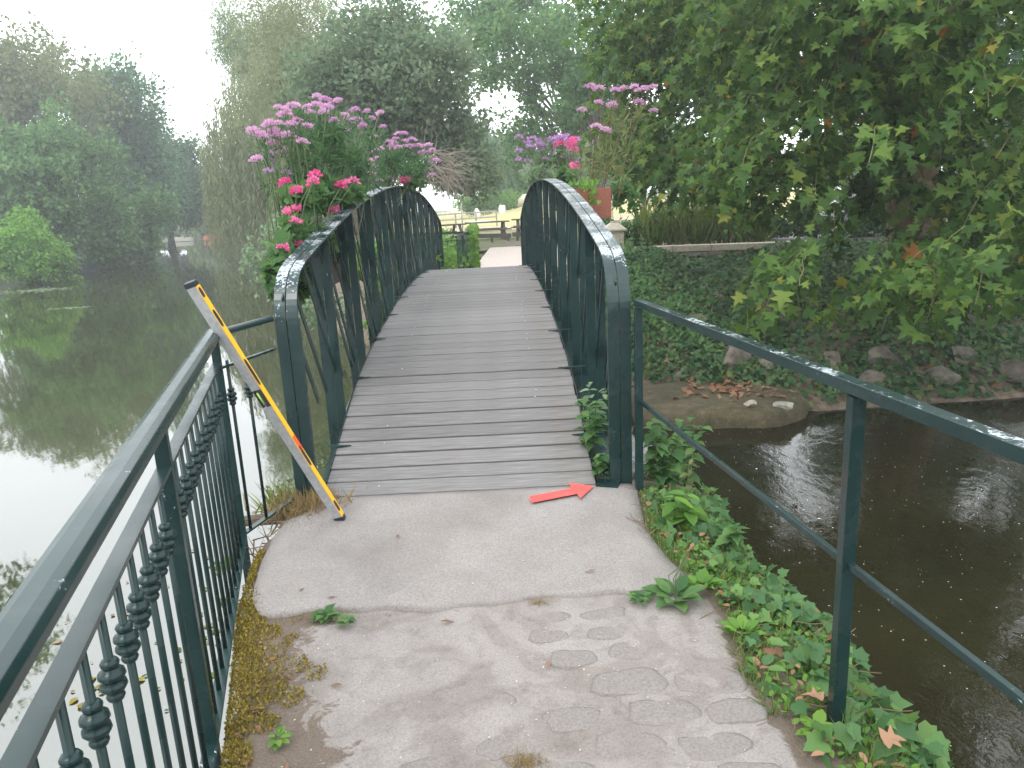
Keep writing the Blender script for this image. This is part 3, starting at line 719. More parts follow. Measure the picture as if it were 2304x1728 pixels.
def tree(name, label, base, blobs, n, size, leafmat, group=None, trunk_r=.2, barkmat='bark', leaf=L_DIA, hang=0., cat='tree', sub=26, limbs=True, trunk=True, crown='crown', tl=.7, sizevar=.35, zmin=None):
    t = thing(name, label, cat, base, group)
    bx, by, bz = base
    P, dd = ell_points(blobs, n, sub=sub)
    if zmin is not None: k_ = P[:, 2] > zmin+.25*np.sin(P[:, 0]*2.1); P, dd = P[k_], dd[k_]; n = len(P)
    P = P-np.array(base)
    D = nrm(dd*.6+rng.normal(size=P.shape)*.7+np.array([0, 0, -hang])); N = rdir(n, .8)
    scatter(crown, leaf, P, D, N, size*rng.uniform(1-sizevar, 1+sizevar, n), M[leafmat], t)
    if trunk:
        tops = np.array(blobs, float); c = tops[:, :3].mean(0)-np.array(base)
        mb = MB(); k = 6; pts = []
        for i in range(k+1):
            s = i/k; pts.append((c[0]*s*s*tl+random.uniform(-.3, .3)*trunk_r*(i > 0), c[1]*s*s*tl+random.uniform(-.3, .3)*trunk_r*(i > 0), -.3+(c[2]*.95+.3)*s))
        mb.tube(pts, [trunk_r*(1.35 if i == 0 else 1-.75*i/k) for i in range(k+1)], 8)
        if limbs:
            for b in tops[:14]:
                s = random.choice([2, 3, 4]); a = Vector(pts[s]); e = Vector(b[:3]-np.array(base)); m_ = (a+e)/2+Vector((random.uniform(-.3, .3), random.uniform(-.3, .3), .25))
                mb.tube([a, m_, a.lerp(e, .85)], [trunk_r*.4, trunk_r*.22, trunk_r*.05], 6, False)
        mb.put('trunk', M[barkmat], t, True)
    return t
def willow(name, label, base, top, n_strand, spread, leafmat, group=None, trunk_r=.3, leafsize=.3, bottom=-1.1, per=26):
    t = thing(name, label, 'tree', base, group); base = np.array(base, float)
    a = rng.uniform(0, 2*math.pi, n_strand); r = np.sqrt(rng.random(n_strand))*spread
    x = r*np.cos(a); y = r*np.sin(a)
    ztop = top*(1-(r/spread)**2*.45)*rng.uniform(.75, 1.02, n_strand)
    zb = bottom-base[2]+(ztop-(bottom-base[2]))*rng.uniform(0, .65, n_strand)**1.5
    u = rng.random((n_strand, per)); Z = zb[:, None]+(ztop-zb)[:, None]*u
    out = (1-u)*.10
    X = x[:, None]*(1+out)+rng.normal(size=u.shape)*.10; Y = y[:, None]*(1+out)+rng.normal(size=u.shape)*.10
    P = np.stack([X, Y, Z], -1).reshape(-1, 3); n = len(P)
    D = nrm(rng.normal(size=(n, 3))*.35+np.array([0, 0, -1.])); N = nrm(rng.normal(size=(n, 3))*[1, 1, .3])
    scatter('crown', L_LONG if leafsize < .5 else L_DIA, P, D, N, leafsize*rng.uniform(.6, 1.3, n), M[leafmat], t)
    mb = MB(); mb.tube([(0, 0, -.5), (.2, .1, top*.3), (-.1, .2, top*.6), (.2, 0, top*.85)], [trunk_r*1.3, trunk_r, trunk_r*.6, trunk_r*.2], 8)
    for _ in range(9):
        s = random.uniform(.3, .6)*top; aa = random.uniform(0, 6.28); e = spread*random.uniform(.25, .45)
        mb.tube([(0, 0, s), (e*.5*math.cos(aa), e*.5*math.sin(aa), s+top*.12), (e*math.cos(aa), e*math.sin(aa), s+top*.18)], [trunk_r*.5, trunk_r*.3, trunk_r*.08], 6, False)
    mb.put('trunk', M['bark'], t, True)
    return t
def blobs_in(c, r, k, rr_=(.3, .5), w=1):
    out = []
    for _ in range(k):
        d_ = rdir(1)[0]*random.uniform(.15, .75); q = random.uniform(*rr_)
        out.append((c[0]+d_[0]*r[0], c[1]+d_[1]*r[1], c[2]+d_[2]*r[2], r[0]*q, r[1]*q, r[2]*q, w))
    return out
LG = 'trees on the left river bank'
tree('riverside_bush', 'bright green rounded bush at the water on the far left', (-24.0, 38.5, -1.2), blobs_in((-23.8, 38, .5), (3.4, 2.4, 2.8), 26, (.18, .42)), 17000, .19, 'tree_bright', LG, .12, cat='bush')
tree('riverside_tree', 'mid green tree rising behind the bright bush', (-28.5, 45.5, -1.0), blobs_in((-27.6, 46, 3.4), (5.6, 4, 6.2), 20), 26000, .28, 'tree_mid', LG, .3)
tree('riverside_tree', 'low mid green tree drooping over the dark boat', (-26.6, 50, -1.0), blobs_in((-25.2, 50, 1.0), (4.2, 3, 3.1), 14), 15000, .26, 'tree_mid', LG, .2)
tree('riverside_tree', 'tall thin-topped olive tree behind the left trees', (-36, 60, -.5), blobs_in((-36.5, 60, 10.2), (8.0, 5, 7.4), 26, (.25, .42)), 16500, .34, 'tree_olive', LG, .4)
tree('riverside_tree', 'dark tall tree in the middle of the left bank', (-33, 68, -.8), blobs_in((-31.5, 66, 6.0), (6.2, 5, 8.6), 24), 30000, .34, 'tree_dark', LG, .4, zmin=-.55)
tree('riverside_tree', 'high olive crown topping the left bank trees', (-38, 72, -.6), blobs_in((-38.5, 70, 12.6), (5.2, 5, 5.6), 20, (.25, .42)), 13000, .36, 'tree_olive', LG, .4)
tree('riverside_tree', 'dark sloping tree at the far end of the left bank', (-33.5, 76, -1.0), blobs_in((-31.4, 74, 4.6), (4.8, 4, 6.6), 20), 21000, .34, 'tree_dark', LG, .35, zmin=-.45)
tree('riverside_bush', 'small dark bush leaning over water below the dark trees', (-27.0, 55.5, -1.1), blobs_in((-26.6, 55, .7), (2.2, 2, 2.2), 9), 8000, .26, 'tree_mid', LG, .12, cat='bush')
tree('riverside_tree', 'blue-green tree low behind the far left landing', (-46, 106, -.8), blobs_in((-46, 106, 3.8), (12, 4, 5), 22), 20000, .5, 'tree_dark', LG, .4)
tree('hedge', 'dark undergrowth filling the far left bank behind the tree trunks', (-42, 66, -.6), blobs_in((-42, 66, .8), (5, 14, 2.6), 26), 22000, .4, 'tree_mid', None, .1, cat='undergrowth', trunk=False)
willow('weeping_willow', 'small yellowish willow at the end of the river', (-38.5, 101, -.9), 6.2, 200, 3.6, 'willow', 'willows along the river', .25, .6, -1.2, 22)
willow('weeping_willow', 'green hanging willow columns by the water right of the gap', (-25.5, 83, -1.0), 10.5, 420, 4.4, 'willow', 'willows along the river', .3, .55, -1.25, 36)
RG = 'trees on the right river bank'
tree('riverside_tree', 'hazy feathery tall tree at the right edge of the sky gap', (-15.0, 53, -.5), blobs_in((-13.9, 51, 11.0), (5.2, 3.5, 6.8), 28, (.24, .4))+blobs_in((-16.2, 51, 12.6), (2.6, 2, 2.4), 8, (.3, .45)), 34000, .30, 'willow', RG, .35, leaf=L_LONG, hang=.7)
willow('weeping_willow', 'brownish willow curtain behind the tall pink flowers', (-13.2, 46, -.9), 12.5, 900, 4.2, 'willow_brown', 'willows along the river', .35, .42, -1.1, 40)
tree('riverside_tree', 'dense blue-green tree behind the pink flowers', (-8.2, 33, -.3), blobs_in((-7.4, 33, 6.8), (4.3, 3, 5.6), 26), 34000, .22, 'willow_brown', RG, .35, leaf=L_LONG, hang=.5)
tree('spreading_conifer', 'dark spreading tree hanging low over the path beyond the bridge', (-5.2, 28.5, 0), blobs_in((-3.3, 26.5, 5.4), (3.9, 3, 3.6), 26)+blobs_in((-1.2, 27, 3.6), (1.9, 2, 1.9), 10)+blobs_in((-1.2, 27.2, 2.7), (2.3, 1.3, 1.0), 14, (.35, .5)), 46000, .17, 'tree_brown', RG, .4, tl=.05)
tree('riverside_tree', 'leafy tree with slender limbs and sky gaps, right of the dark one', (3.2, 38, 0), blobs_in((2.6, 38, 6.6), (5.4, 3, 6.0), 24, (.17, .3)), 10500, .22, 'tree_mid', RG, .16, sub=20, tl=.05)
tree('riverside_tree', 'second slender tree right of the first, sky showing through', (4.4, 36, 0), blobs_in((4.0, 36, 7.0), (3.0, 2, 5.0), 14, (.2, .34)), 5500, .22, 'tree_mid', RG, .14, sub=20, tl=.05)
tree('riverside_tree', 'high leafy crown above the bridge in the distance', (4.2, 43, 0), blobs_in((.2, 43, 11.0), (6.4, 3, 4.2), 18, (.2, .34)), 8000, .26, 'tree_mid', RG, .25, tl=.1)
BGp = 'background trees behind the park'
for i, (x, y_, h, w, mt, lb) in enumerate([(-16, 92, 14, 9, 'tree_mid', 'far hedge tree closing the view left of the bridge opening'), (-4, 88, 12, 9, 'tree_dark', 'far dark tree over the meadow seen through the bridge'),
        (1.5, 80, 9, 7, 'tree_mid', 'far green tree in the middle of the bridge opening'), (9, 86, 9, 8, 'tree_mid', 'far tree behind the white tent roof'), (20, 84, 8, 9, 'tree_dark', 'far tree behind the plane tree, left part'), (34, 80, 8, 9, 'tree_mid', 'far tree behind the parked cars'), (50, 76, 9, 10, 'tree_dark', 'far tree at the right edge behind the cars')]):
    tree('park_tree', lb, (x, y_, .8), blobs_in((x, y_, h*.52), (w*.75, 3, h*.52), 14), 9000, .5, mt, BGp, .3)
tree('hedge', 'bright green rounded shrubs at the foot of the far slope', (-1.5, 67, .8), blobs_in((-1.2, 67, 1.7), (3.6, 1.5, 1.4), 14), 7000, .2, 'tree_bright', None, .05, cat='shrubs', trunk=False)
# silvery shrub leaning over the water beside the flowers
tree('silvery_shrub', 'pale leafy shrub leaning over the river beyond the left handrail', (-2.9, 13.9, -.8), [(-3.9, 12.5, .75, .55, .6, .55, 1), (-3.5, 12.6, .2, .6, .6, .45, 1), (-3.7, 12.6, 1.3, .4, .5, .4, .8), (-3.2, 13.2, -.3, .5, .5, .4, 1)], 1700, .075, 'silver', None, .03, leaf=L_OVAL, cat='shrub')
tree('riverside_shrub', 'fresh green leafy shrub seen through the left bridge bars', (-2.1, 14.6, -.7), [(-2.1, 14.2, -.2, .8, .8, .6, 1), (-1.6, 13.8, .35, .6, .6, .5, 1), (-2.6, 14.8, .5, .7, .7, .6, 1), (-1.5, 15.4, .2, .6, .9, .6, 1)], 4200, .11, 'fresh_leaf', None, .04, leaf=L_OVAL, cat='shrub')
tree('riverside_tree', 'unseen tree added on the right bank to darken the pool reflection', (15.5, 14.5, 0), blobs_in((15, 13.5, 5), (4.5, 3.5, 5), 16), 14000, .22, 'tree_dark', RG, .35)  # out of view; added to darken what the pool reflects
tree('riverside_tree', 'unseen tree added farther along the right bank to cut sky glare on the pool', (21, 21, .2), blobs_in((20, 20, 6), (6, 4, 6), 18), 16000, .26, 'tree_dark', RG, .35)  # also out of view, put in to cut glare at the pool's right edge
# bare twigs under the conifer
tw = thing('bare_bush', 'tangle of bare grey twigs hanging beside the left flowers', 'bush', (-2.0, 21.5, 0)); mb = MB()
for _ in range(110):
    p = Vector((random.uniform(-.3, .6), random.uniform(-.3, .3), random.uniform(2.2, 3.1))); dd_ = Vector((random.uniform(-.2, 1), random.uniform(-.5, .5), random.uniform(-.9, .45))).normalized(); pts = [p]
    for _k in range(5): dd_ = (dd_+Vector((random.uniform(-.5, .5), random.uniform(-.4, .4), random.uniform(-.5, .3)))).normalized(); p = p+dd_*.22; pts.append(p)
    mb.tube(pts, [.010, .008, .007, .006, .004, .002], 4, False)
M['twig'] = simple('grey_twig', (.24, .20, .16), .9)
mb.put('twigs', M['twig'], tw, kind='stuff'); MB().tube([(-1.2, 2, -.1), (-.8, 1, 1.2), (-.1, .1, 2.6)], [.08, .06, .03], 7).put('stem', M['twig'], tw, True)

# ------------------------------------------------------------------ the plane tree on the right
pt = thing('plane_tree', 'big plane tree on the right bank with branches hanging over the pool', 'tree', (7.4, 13.2, 0))
PB = np.array([7.4, 13.2, 0.])
def tp(mb, name, mat, **k):
    o = mb.put(name, mat, pt, **k); o.matrix_parent_inverse = Matrix.Translation(-Vector(PB)); return o
tp(MB().tube([(7.5, 13.1, -1.1), (7.45, 13.1, -.4), (7.35, 13.2, .2), (7.15, 13.2, 1.2), (6.95, 13.2, 2.4), (7.0, 13.3, 3.8), (7.3, 13.4, 5.4)], [.95, .62, .50, .44, .40, .36, .30], 18), 'trunk', M['plane_bark'], smooth=True)
PL = [  # hanging foliage volumes (centre, radii, weight)
    (2.9, 15.0, 4.3, 1.3, 1.5, 1.7, .8), (3.1, 14.0, 2.3, 1.3, 1.3, 1.0, 1.0), (3.7, 11.2, 3.7, 1.2, 1.3, 1.3, 1.0), (3.3, 10.2, 2.0, .9, 1.2, .9, 1.1), (4.2, 9.4, 3.4, 1.2, 1.2, 1.2, 1.1),
    (3.7, 8.8, 2.0, .7, 1.0, .8, .8), (4.9, 8.4, 3.1, 1.0, 1.1, 1.0, .7), (5.5, 8.4, 1.5, .7, .9, .7, .9), (2.95, 8.1, .70, .40, .5, .20, 1.0), (3.95, 7.8, .45, .50, .6, .40, .8), (4.5, 7.0, .75, .55, .6, .5, .9),
    (3.5, 11.5, 1.75, .9, 1.0, .4, 1.1), (4.8, 10.6, 1.6, .7, 1.0, .4, .6), (3.6, 16, 5.4, 2.2, 1.6, 2.0, .9), (6.4, 15.5, 6.0, 2.4, 1.6, 2.4, .6), (4.8, 13.5, 3.4, 1.6, 1.2, 1.6, .8), (5.6, 10.8, 2.6, 1.3, 1.2, 1.6, 1.0), (6.6, 10.0, 1.6, 1.2, 1.2, 1.3, 1.0), (2.3, 16.5, 2.6, 1.1, 1.1, 1.2, .7),
    (6.0, 8.8, .6, .8, .8, .5, 1.0), (4.9, 9.0, .35, .7, .8, .4, .9),
    (5.0, 12.0, 6.2, 3.2, 3.0, 1.8, .35), (3.5, 9.5, 5.8, 2.2, 2.4, 1.4, .35), (7.5, 12, 6.8, 3.0, 3.0, 2.2, .35), (8.6, 10.5, 3.2, 1.6, 1.6, 2.0, .6), (10.5, 10, 3.0, 2.4, 2.0, 2.6, .35), (9.5, 7.5, 5.2, 2.5, 2.2, 1.6, .3), (7.0, 6.5, 6.0, 2.5, 2.2, 1.5, .25)]  # outer right volumes: unseen crown added to hide open sky from the pool
def sprays(n_spray, blobs, per=(9, 20), size=.165):
    bl = np.array(blobs); w = bl[:, 6]*bl[:, 3]*(bl[:, 5]+bl[:, 4])*.5; w /= w.sum()
    i = rng.choice(len(bl), n_spray, p=w); P0 = bl[i, :3]+np.array([.25, .15, .28])+rdir(n_spray)*bl[i, 3:6]*rng.random((n_spray, 1))**.45
    P = []; D = []; N = []; twigs = []
    hd = nrm(np.stack([rng.normal(size=n_spray)-.75, rng.normal(size=n_spray)-.5, rng.normal(size=n_spray)*.3-.55], 1))
    for q in range(n_spray):
        p = P0[q].copy(); d_ = hd[q].copy(); m = rng.integers(*per); pts = [p.copy()]
        ln = size*.42
        for k in range(m):
            d_ = d_+np.array([0, 0, -.06])+rng.normal(size=3)*.13; d_ /= np.linalg.norm(d_); p = p+d_*ln
            side = np.cross(d_, [0, 0, 1.])*(1 if k % 2 else -1); side /= max(np.linalg.norm(side), .05)
            ld = side*.75+d_*.5+np.array([0, 0, -.45])+rng.normal(size=3)*.28
            P.append(p+side*.05); D.append(ld); N.append(np.array([0, -.25, 1.])+rng.normal(size=3)*.38); pts.append(p.copy())
        twigs.append(pts)
    P = np.array(P); D = nrm(np.array(D)); N = nrm(np.array(N)); return P, D, N, twigs
P, D, N, tws = sprays(2350, PL, size=.13)
Sc = .135*rng.uniform(.38, 1.3, len(P))
near = np.argsort(np.linalg.norm(P-CAM, axis=1)/Sc)[:290]; mask = np.ones(len(P), bool); mask[near] = False
pl_me = fold_mesh('leaf', L_PLANE, M['plane_leaf'])
leaf_parts('leaf', pl_me, P[near]-PB, D[near], N[near], Sc[near], pt)
scatter('foliage', L_PLANE, P[mask]-PB, D[mask], N[mask], Sc[mask], M['plane_leaf'], pt)
mb = MB()
for pts in tws[::2]:
    mb.tube([pts[j] for j in range(0, len(pts), 3)]+[pts[-1]], .0045, 3, False)
M['plane_twig'] = simple('plane_twig', (.16, .14, .07), .8)
tp(mb, 'twigs', M['plane_twig'], kind='stuff')
for b in [q for q in PL[:19] if q[2] > 1.9]:
    a = Vector((7.05+random.uniform(-.1, .1), 13.2, random.uniform(2.6, 4.6))); e = Vector(b[:3])+Vector((.3, .3, b[5]*.9)); m1 = a.lerp(e, .4)+Vector((0, 0, 1.0+.3*random.random())); m2 = a.lerp(e, .75)+Vector((random.uniform(-.2, .2), 0, .75))
    tp(MB().tube([a, m1, m2, e], [.12, .06, .03, .008], 8, False), 'limb', M['plane_bark'], smooth=True)
tp(MB().tube([(7.0, 13.2, 3.0), (6.6, 11.2, 3.9), (6.1, 9.4, 3.75), (5.7, 8.2, 4.2), (5.3, 7.0, 5.0)], [.32, .26, .22, .18, .12], 12), 'limb', M['plane_bark'], smooth=True)
# surface roots running down the bank
for pts, r in [([(6.9, 12.8, -.2), (6.0, 12.4, -.32), (5.2, 12.5, -.30), (4.4, 12.6, -.33), (3.9, 12.9, -.35)], .07), ([(6.9, 12.6, -.3), (6.2, 11.5, -.62), (5.4, 10.6, -.9), (4.9, 10.0, -1.15)], .13), ([(7.2, 12.4, -.4), (7.0, 11.2, -.7), (6.6, 10.3, -1.0), (6.5, 9.7, -1.25)], .15),
               ([(7.6, 12.4, -.4), (7.9, 11.2, -.7), (7.8, 10.3, -1.0), (7.9, 9.8, -1.3)], .16), ([(6.7, 12.7, -.3), (5.5, 11.8, -.62), (4.4, 11.1, -.78), (3.9, 10.3, -1.05)], .09), ([(7.2, 12.6, -.4), (6.4, 11.9, -.52), (5.9, 10.8, -.82), (5.7, 10.0, -1.1)], .10), ([(8.2, 12.6, -.4), (9.2, 11.2, -.7), (9.5, 10.3, -1.2)], .15)]:
    pts = [(a, b, max(hz(a, b)+.02, -1.32)) for a, b, c in pts]
    r *= .75; pts = [(a+random.uniform(-.06, .06), b, c-r*.45) for a, b, c in pts]; tp(MB().tube(pts, [r*1.2]+[r]*(len(pts)-2)+[r*.4], 8), 'root', M['rootbark'], smooth=True)

M['flatstone'] = simple('flat_grey_stone', (.30, .28, .23), .9, 12, .35, bmp=.8)
# ------------------------------------------------------------------ right bank: ledge, rocks, ivy, wall
def rockm(name, w, d_, h, seed, mat, seg_=10):
    r_ = random.Random(seed); mb = MB(); V = []; rings = [(.55, 0.), (1, .12), (1.02, .5), (.9, .85), (.55, 1.0)]
    ph = [r_.uniform(0, 6) for _ in range(4)]
    for s, z in rings:
        for k in range(seg_):
            a = 2*math.pi*k/seg_; q = s*(1+.16*math.sin(2*a+ph[0])+.12*math.sin(3*a+ph[1])+r_.uniform(-.05, .05)); V.append((q*w/2*math.cos(a), q*d_/2*math.sin(a), h*(z+r_.uniform(-.05, .05))))
    F = [(i*seg_+k, i*seg_+(k+1) % seg_, (i+1)*seg_+(k+1) % seg_, (i+1)*seg_+k) for i in range(4) for k in range(seg_)]+[tuple(range(seg_))[::-1], tuple(4*seg_+k for k in range(seg_))]
    return mb.add(V, F).mesh(name, mat, True)
def crag(name, w, d_, h, seed, mat):
    r_ = random.Random(seed); bm = bmesh.new(); bmesh.ops.create_icosphere(bm, subdivisions=3, radius=.5)
    cuts = [(Vector((r_.uniform(-1, 1), r_.uniform(-1, 1), r_.uniform(-.3, 1))).normalized(), r_.uniform(.22, .40)) for _ in range(9)]
    for v in bm.verts:
        for nn, dd_ in cuts:
            q = v.co.dot(nn)-dd_
            if q > 0: v.co -= nn*q
        v.co += Vector((r_.uniform(-.012, .012),)*3)
        v.co.x *= w; v.co.y *= d_; v.co.z *= h
    me = bpy.data.meshes.new(name); bm.to_mesh(me); bm.free(); me.materials.append(mat); return me
def ledge():
    n = 40; V = []; ph = 1.3
    for s, z in ((1.02, -.5), (1.0, .0), (1.03, .13), (.99, .20), (.93, .235), (.6, .25)):
        for k in range(n):
            a = 2*math.pi*k/n; e = 3.4; ca, sa = math.cos(a), math.sin(a); r = (1+.04*math.sin(5*a+ph)+.03*math.sin(9*a))/((abs(ca)**e+abs(sa)**e)**(1/e))
            V.append((ca*r*1.15*s, sa*r*.85*s, z+.012*math.sin(7*a+s*9)))
    V.append((0, 0, .25)); F = [(i*n+k, i*n+(k+1) % n, (i+1)*n+(k+1) % n, (i+1)*n+k) for i in range(5) for k in range(n)]+[(5*n+k, 5*n+(k+1) % n, 6*n) for k in range(n)]
    return MB().add(V, F).mesh('stone_ledge', M['ledge'], True)
m, n, p = new_mat('mossy_ledge'); t1 = noise(n, 6, 6, .7); t2 = noise(n, 40, 5, .7)
c = ramp(n, t1.outputs[0], [(.35, (.040, .042, .015)), (.55, (.085, .068, .036)), (.75, (.15, .115, .07))]); c2 = ramp(n, t2.outputs[0], [(.3, (.55, .55, .55)), (.6, (1.1, 1.1, 1.1))])
n.links.new(mix(n, 1, c.outputs[0], c2.outputs[0], 'MULTIPLY'), p.inputs['Base Color']); p.inputs['Roughness'].default_value = .9; bump(n, p, t2.outputs[0], .6, .02); M['ledge'] = m
o = put('stone_ledge', ledge(), loc=(2.75, 9.75, WATER)); tag(o, 'flat mossy stone ledge at the water below the ivy bank', 'rock')
for i, (x, y_, w, dd_, h, lb) in enumerate([(3.05, 9.15, .30, .16, .05, 'flat pale stone lying on the mossy ledge, left of two'), (3.45, 9.02, .36, .18, .06, 'flat pale stone at the right tip of the mossy ledge')]):
    o = put('flat_stone', crag('flat_stone', w, dd_*1.2, h*2.2, 40+i, M['flatstone']), loc=(x, y_, WATER+.235)); tag(o, lb, 'stone')
RK = [(3.30, 10.75, .75, .5, .60, 'pale craggy rock in the bank just above the mossy ledge'), (3.75, 10.5, .45, .35, .35, 'smaller craggy rock right of the one above the ledge'), (4.4, 10.25, .5, .35, .38, 'pointed rock at the bank foot, right of the ledge'), (5.1, 10.1, .8, .5, .40, 'rock between the roots at the bank foot'),
      (6.0, 10.1, .6, .45, .36, 'second rock between the roots, nearer the right edge'), (7.0, 10.1, .9, .5, .42, 'large rock under the plane tree at the waterline'), (3.1, 12.4, .6, .4, .28, 'half buried rock in the middle of the ivy slope'), (2.5, 10.75, .3, .25, .22, 'small stone at the ivy foot behind the ledge'),
      (5.5, 10.6, .7, .5, .5, 'jagged pale rock above the roots, below the railing top'), (4.8, 10.8, .5, .4, .4, 'low jagged rock above the root bundle'), (6.6, 10.6, .6, .5, .5, 'grey rock wedged under the plane tree roots'), (7.9, 10.4, .8, .5, .5, 'big grey rock below the plane tree, near the right edge'), (8.8, 10.2, .7, .5, .4, 'grey rock at the right edge above the pool'), (3.9, 11.0, .5, .4, .35, 'jagged rock where the dirt trail meets the ledge')]
for i, (x, y_, w, dd_, h, lb) in enumerate(RK):
    o = put('boulder', crag('boulder', w, dd_, h, i, M['rock']), loc=(x, y_, hz(x, y_)+h*.08)); o.rotation_euler = (random.uniform(-.2, .2), random.uniform(-.2, .2), random.uniform(0, 3)); tag(o, lb, 'rock', 'rocks in the right bank')
# ivy cover on the slopes
def cover(name, label, n, xr_, yr_, dens, mat, size, leaf, lift=.12, cat='ground cover'):
    x = rng.uniform(*xr_, n); y_ = rng.uniform(*yr_, n); k = dens(x, y_) > rng.random(n); x = x[k]; y_ = y_[k]; z = hfun(x, y_)
    lump = .5+.5*np.sin(x*3.1+y_*1.7)*np.sin(y_*2.9-x*1.3)
    P = np.stack([x, y_, z+rng.random(len(x))*lift*(.4+lump)], 1); m_ = z > -1.28; P = P[m_]
    D = nrm(rng.normal(size=P.shape)+np.array([0, -.8, -.4])); N = nrm(rng.normal(size=P.shape)*.45+np.array([0, -.5, 1.]))
    o = scatter(name, leaf, P, D, N, size*rng.uniform(.6, 1.3, len(P)), M[mat]); tag(o, label, cat); return o
def dens_bank(x, y_):
    s = seg_sd(x, y_, FARBANK)
    patch = np.sin(x*1.9+1)*np.sin(y_*2.3+.7)+.5*np.sin(x*4.3-y_*3.1)
    d_ = np.where(x < 4.0, 1, .5+.5*(patch > -.45))
    dirt = np.exp(-(((x-4.8)/1.0)**2+((y_-13.2)/1.6)**2)*1.5)
    d_ = d_*np.where((x > 3.6) & (s < 1.5), .8, 1)
    return np.where((s > -.1) & (s < 7.6), d_*(1-dirt*.95), 0)*np.clip((y_-(9.4))/.4, 0, 1)
cover('bank_ivy', 'dark ivy and brambles covering the right bank slope', 50000, (.9, 13), (9.2, 17.8), dens_bank, 'bank_leaf', .085, L_IVY, .16)
def bramble(x, y_): return np.where(x+0*y_ < 3.4, 1., .0)*(seg_sd(x, y_, FARBANK) > 0)*np.clip((3.6-x)/2, .1, 1)
cover('bank_brambles', 'fresher leafy brambles on the bank right behind the bridge', 7000, (.85, 3.6), (11, 17.6), bramble, 'herb_leaf', .09, L_OVAL, .42)
# left-hand bank under the far bridge end
cover('bank_weeds', 'light green weeds below the far left bridge end', 6500, (-3.2, -.9), (14.3, 21), lambda x, y_: np.ones(len(x))*.9, 'fresh_leaf', .12, L_IVY, .75)
def litter(name, label, n, f):
    P = np.array([f() for _ in range(n)]); D = rdir(n)*[1, 1, .2]; N = nrm(rng.normal(size=(n, 3))*.3+np.array([0, 0, 1.]))
    o = scatter(name, L_PLANE, P, D, N, rng.uniform(.05, .11, n), M['dead_leaf']); return tag(o, label, 'leaf litter')
def fl():
    x, y_ = random.choice([(random.gauss(2.9, .45), random.gauss(9.9, .35)), (random.uniform(2.5, 8), random.uniform(9.8, 15))]); z = max(hz(x, y_)+.03, WATER+.262 if (abs(x-2.75) < 1.05 and abs(y_-9.75) < .75) else -9)
    return (x, y_, max(z, WATER+.01)+.01)
litter('leaf_litter', 'scattered brown fallen leaves on the right bank', 230, fl)

# low stone wall with coping, pillar
wl = thing('low_stone_wall', 'low rubble wall with pale coping stones along the top of the right bank', 'wall', (5, 17.9, 0))
WA = Vector((2.3, 18.42, 0)); WB = Vector((7.65, 17.42, 0)); wd = (WB-WA).normalized(); WLn = (WB-WA).length
def wp(mb, name, mat, bevel=0):
    o = mb.put(name, mat, wl, bevel=bevel); o.matrix_parent_inverse = Matrix.Translation((-5, -17.9, 0)); return o
s = 0
while s < WLn-.05:
    l_ = min(random.choice([.75, .8, .86, .9]), WLn-s); a = WA+wd*s; b = WA+wd*(s+l_-.014); dz = random.uniform(-.003, .003)
    wp(MB().beam(a+UZ*(.33+dz), b+UZ*(.33+dz), .34, .145), 'coping_stone', M['limestone'], .008); s += l_
for row in range(4):
    s = random.uniform(-.2, 0)
    while s < WLn-.12:
        l_ = random.uniform(.2, .42); a = WA+wd*max(s, .02); b = WA+wd*min(s+l_-.02, WLn-.05); zz = .19-.135*row
        if (b-a).length > .08: wp(MB().beam(a+UZ*zz, b+UZ*zz, .28+random.uniform(-.02, .02), .12), 'stone', M['rubble'], .015)
        s += l_
wp(MB().beam(WA+wd*.03+UZ*-.1, WB-wd*.08+UZ*-.1, .22, .7), 'mortar_core', M['rubble'])
pl_ = thing('stone_pillar', 'square pale stone pillar with pyramid cap by the right handrail', 'pillar', (2.66, 18.35, .36))
MB().box((0, 0, .22), (.42, .42, .46)).put('shaft', M['limestone'], pl_, bevel=.01)
MB().add([(-.27, -.27, .45), (.27, -.27, .45), (.27, .27, .45), (-.27, .27, .45), (-.27, -.27, .49), (.27, -.27, .49), (.27, .27, .49), (-.27, .27, .49), (-.1, -.1, .64), (.1, -.1, .64), (.1, .1, .64), (-.1, .1, .64)],
         [(3, 2, 1, 0), (0, 1, 5, 4), (1, 2, 6, 5), (2, 3, 7, 6), (3, 0, 4, 7), (4, 5, 9, 8), (5, 6, 10, 9), (6, 7, 11, 10), (7, 4, 8, 11), (8, 9, 10, 11)]).put('cap', M['limestone'], pl_, bevel=.008)
MB().box((0, 0, .655), (.16, .16, .04)).put('finial', M['limestone'], pl_, bevel=.006)
# grasses and shrubs in the bed behind the wall
def bed(name, label, x0, x1, y0, y1, n, h, mat, leaf, wid=1.):
    P = np.stack([rng.uniform(x0, x1, n), rng.uniform(y0, y1, n), np.full(n, .28)], 1); P[:, 2] += rng.random(n)*h*.6
    D = nrm(rng.normal(size=(n, 3))*.28+np.array([0, 0, 1.])); N = nrm(rng.normal(size=(n, 3))*[1, 1, .2])
    o = scatter(name, leaf, P, D, N, h*.5*rng.uniform(.5, 1.2, n), M[mat]); return tag(o, label, 'plants')
bed('tall_grasses', 'tall grassy perennials behind the low stone wall', 3.4, 6.6, 18.5, 19.6, 2600, 1.25, 'grass', L_BLADE)
tree('flowerbed_shrub', 'dark green shrub beside the stone pillar', (3.1, 18.95, .2), [(3.1, 19, .65, .7, .4, .45, 1), (3.8, 19.1, .75, .6, .4, .5, 1), (5.2, 19.3, .7, .9, .4, .5, 1), (2.4, 19.4, .9, .5, .4, .5, 1)], 4500, .09, 'herb_leaf', None, .03, leaf=L_OVAL, cat='shrub')
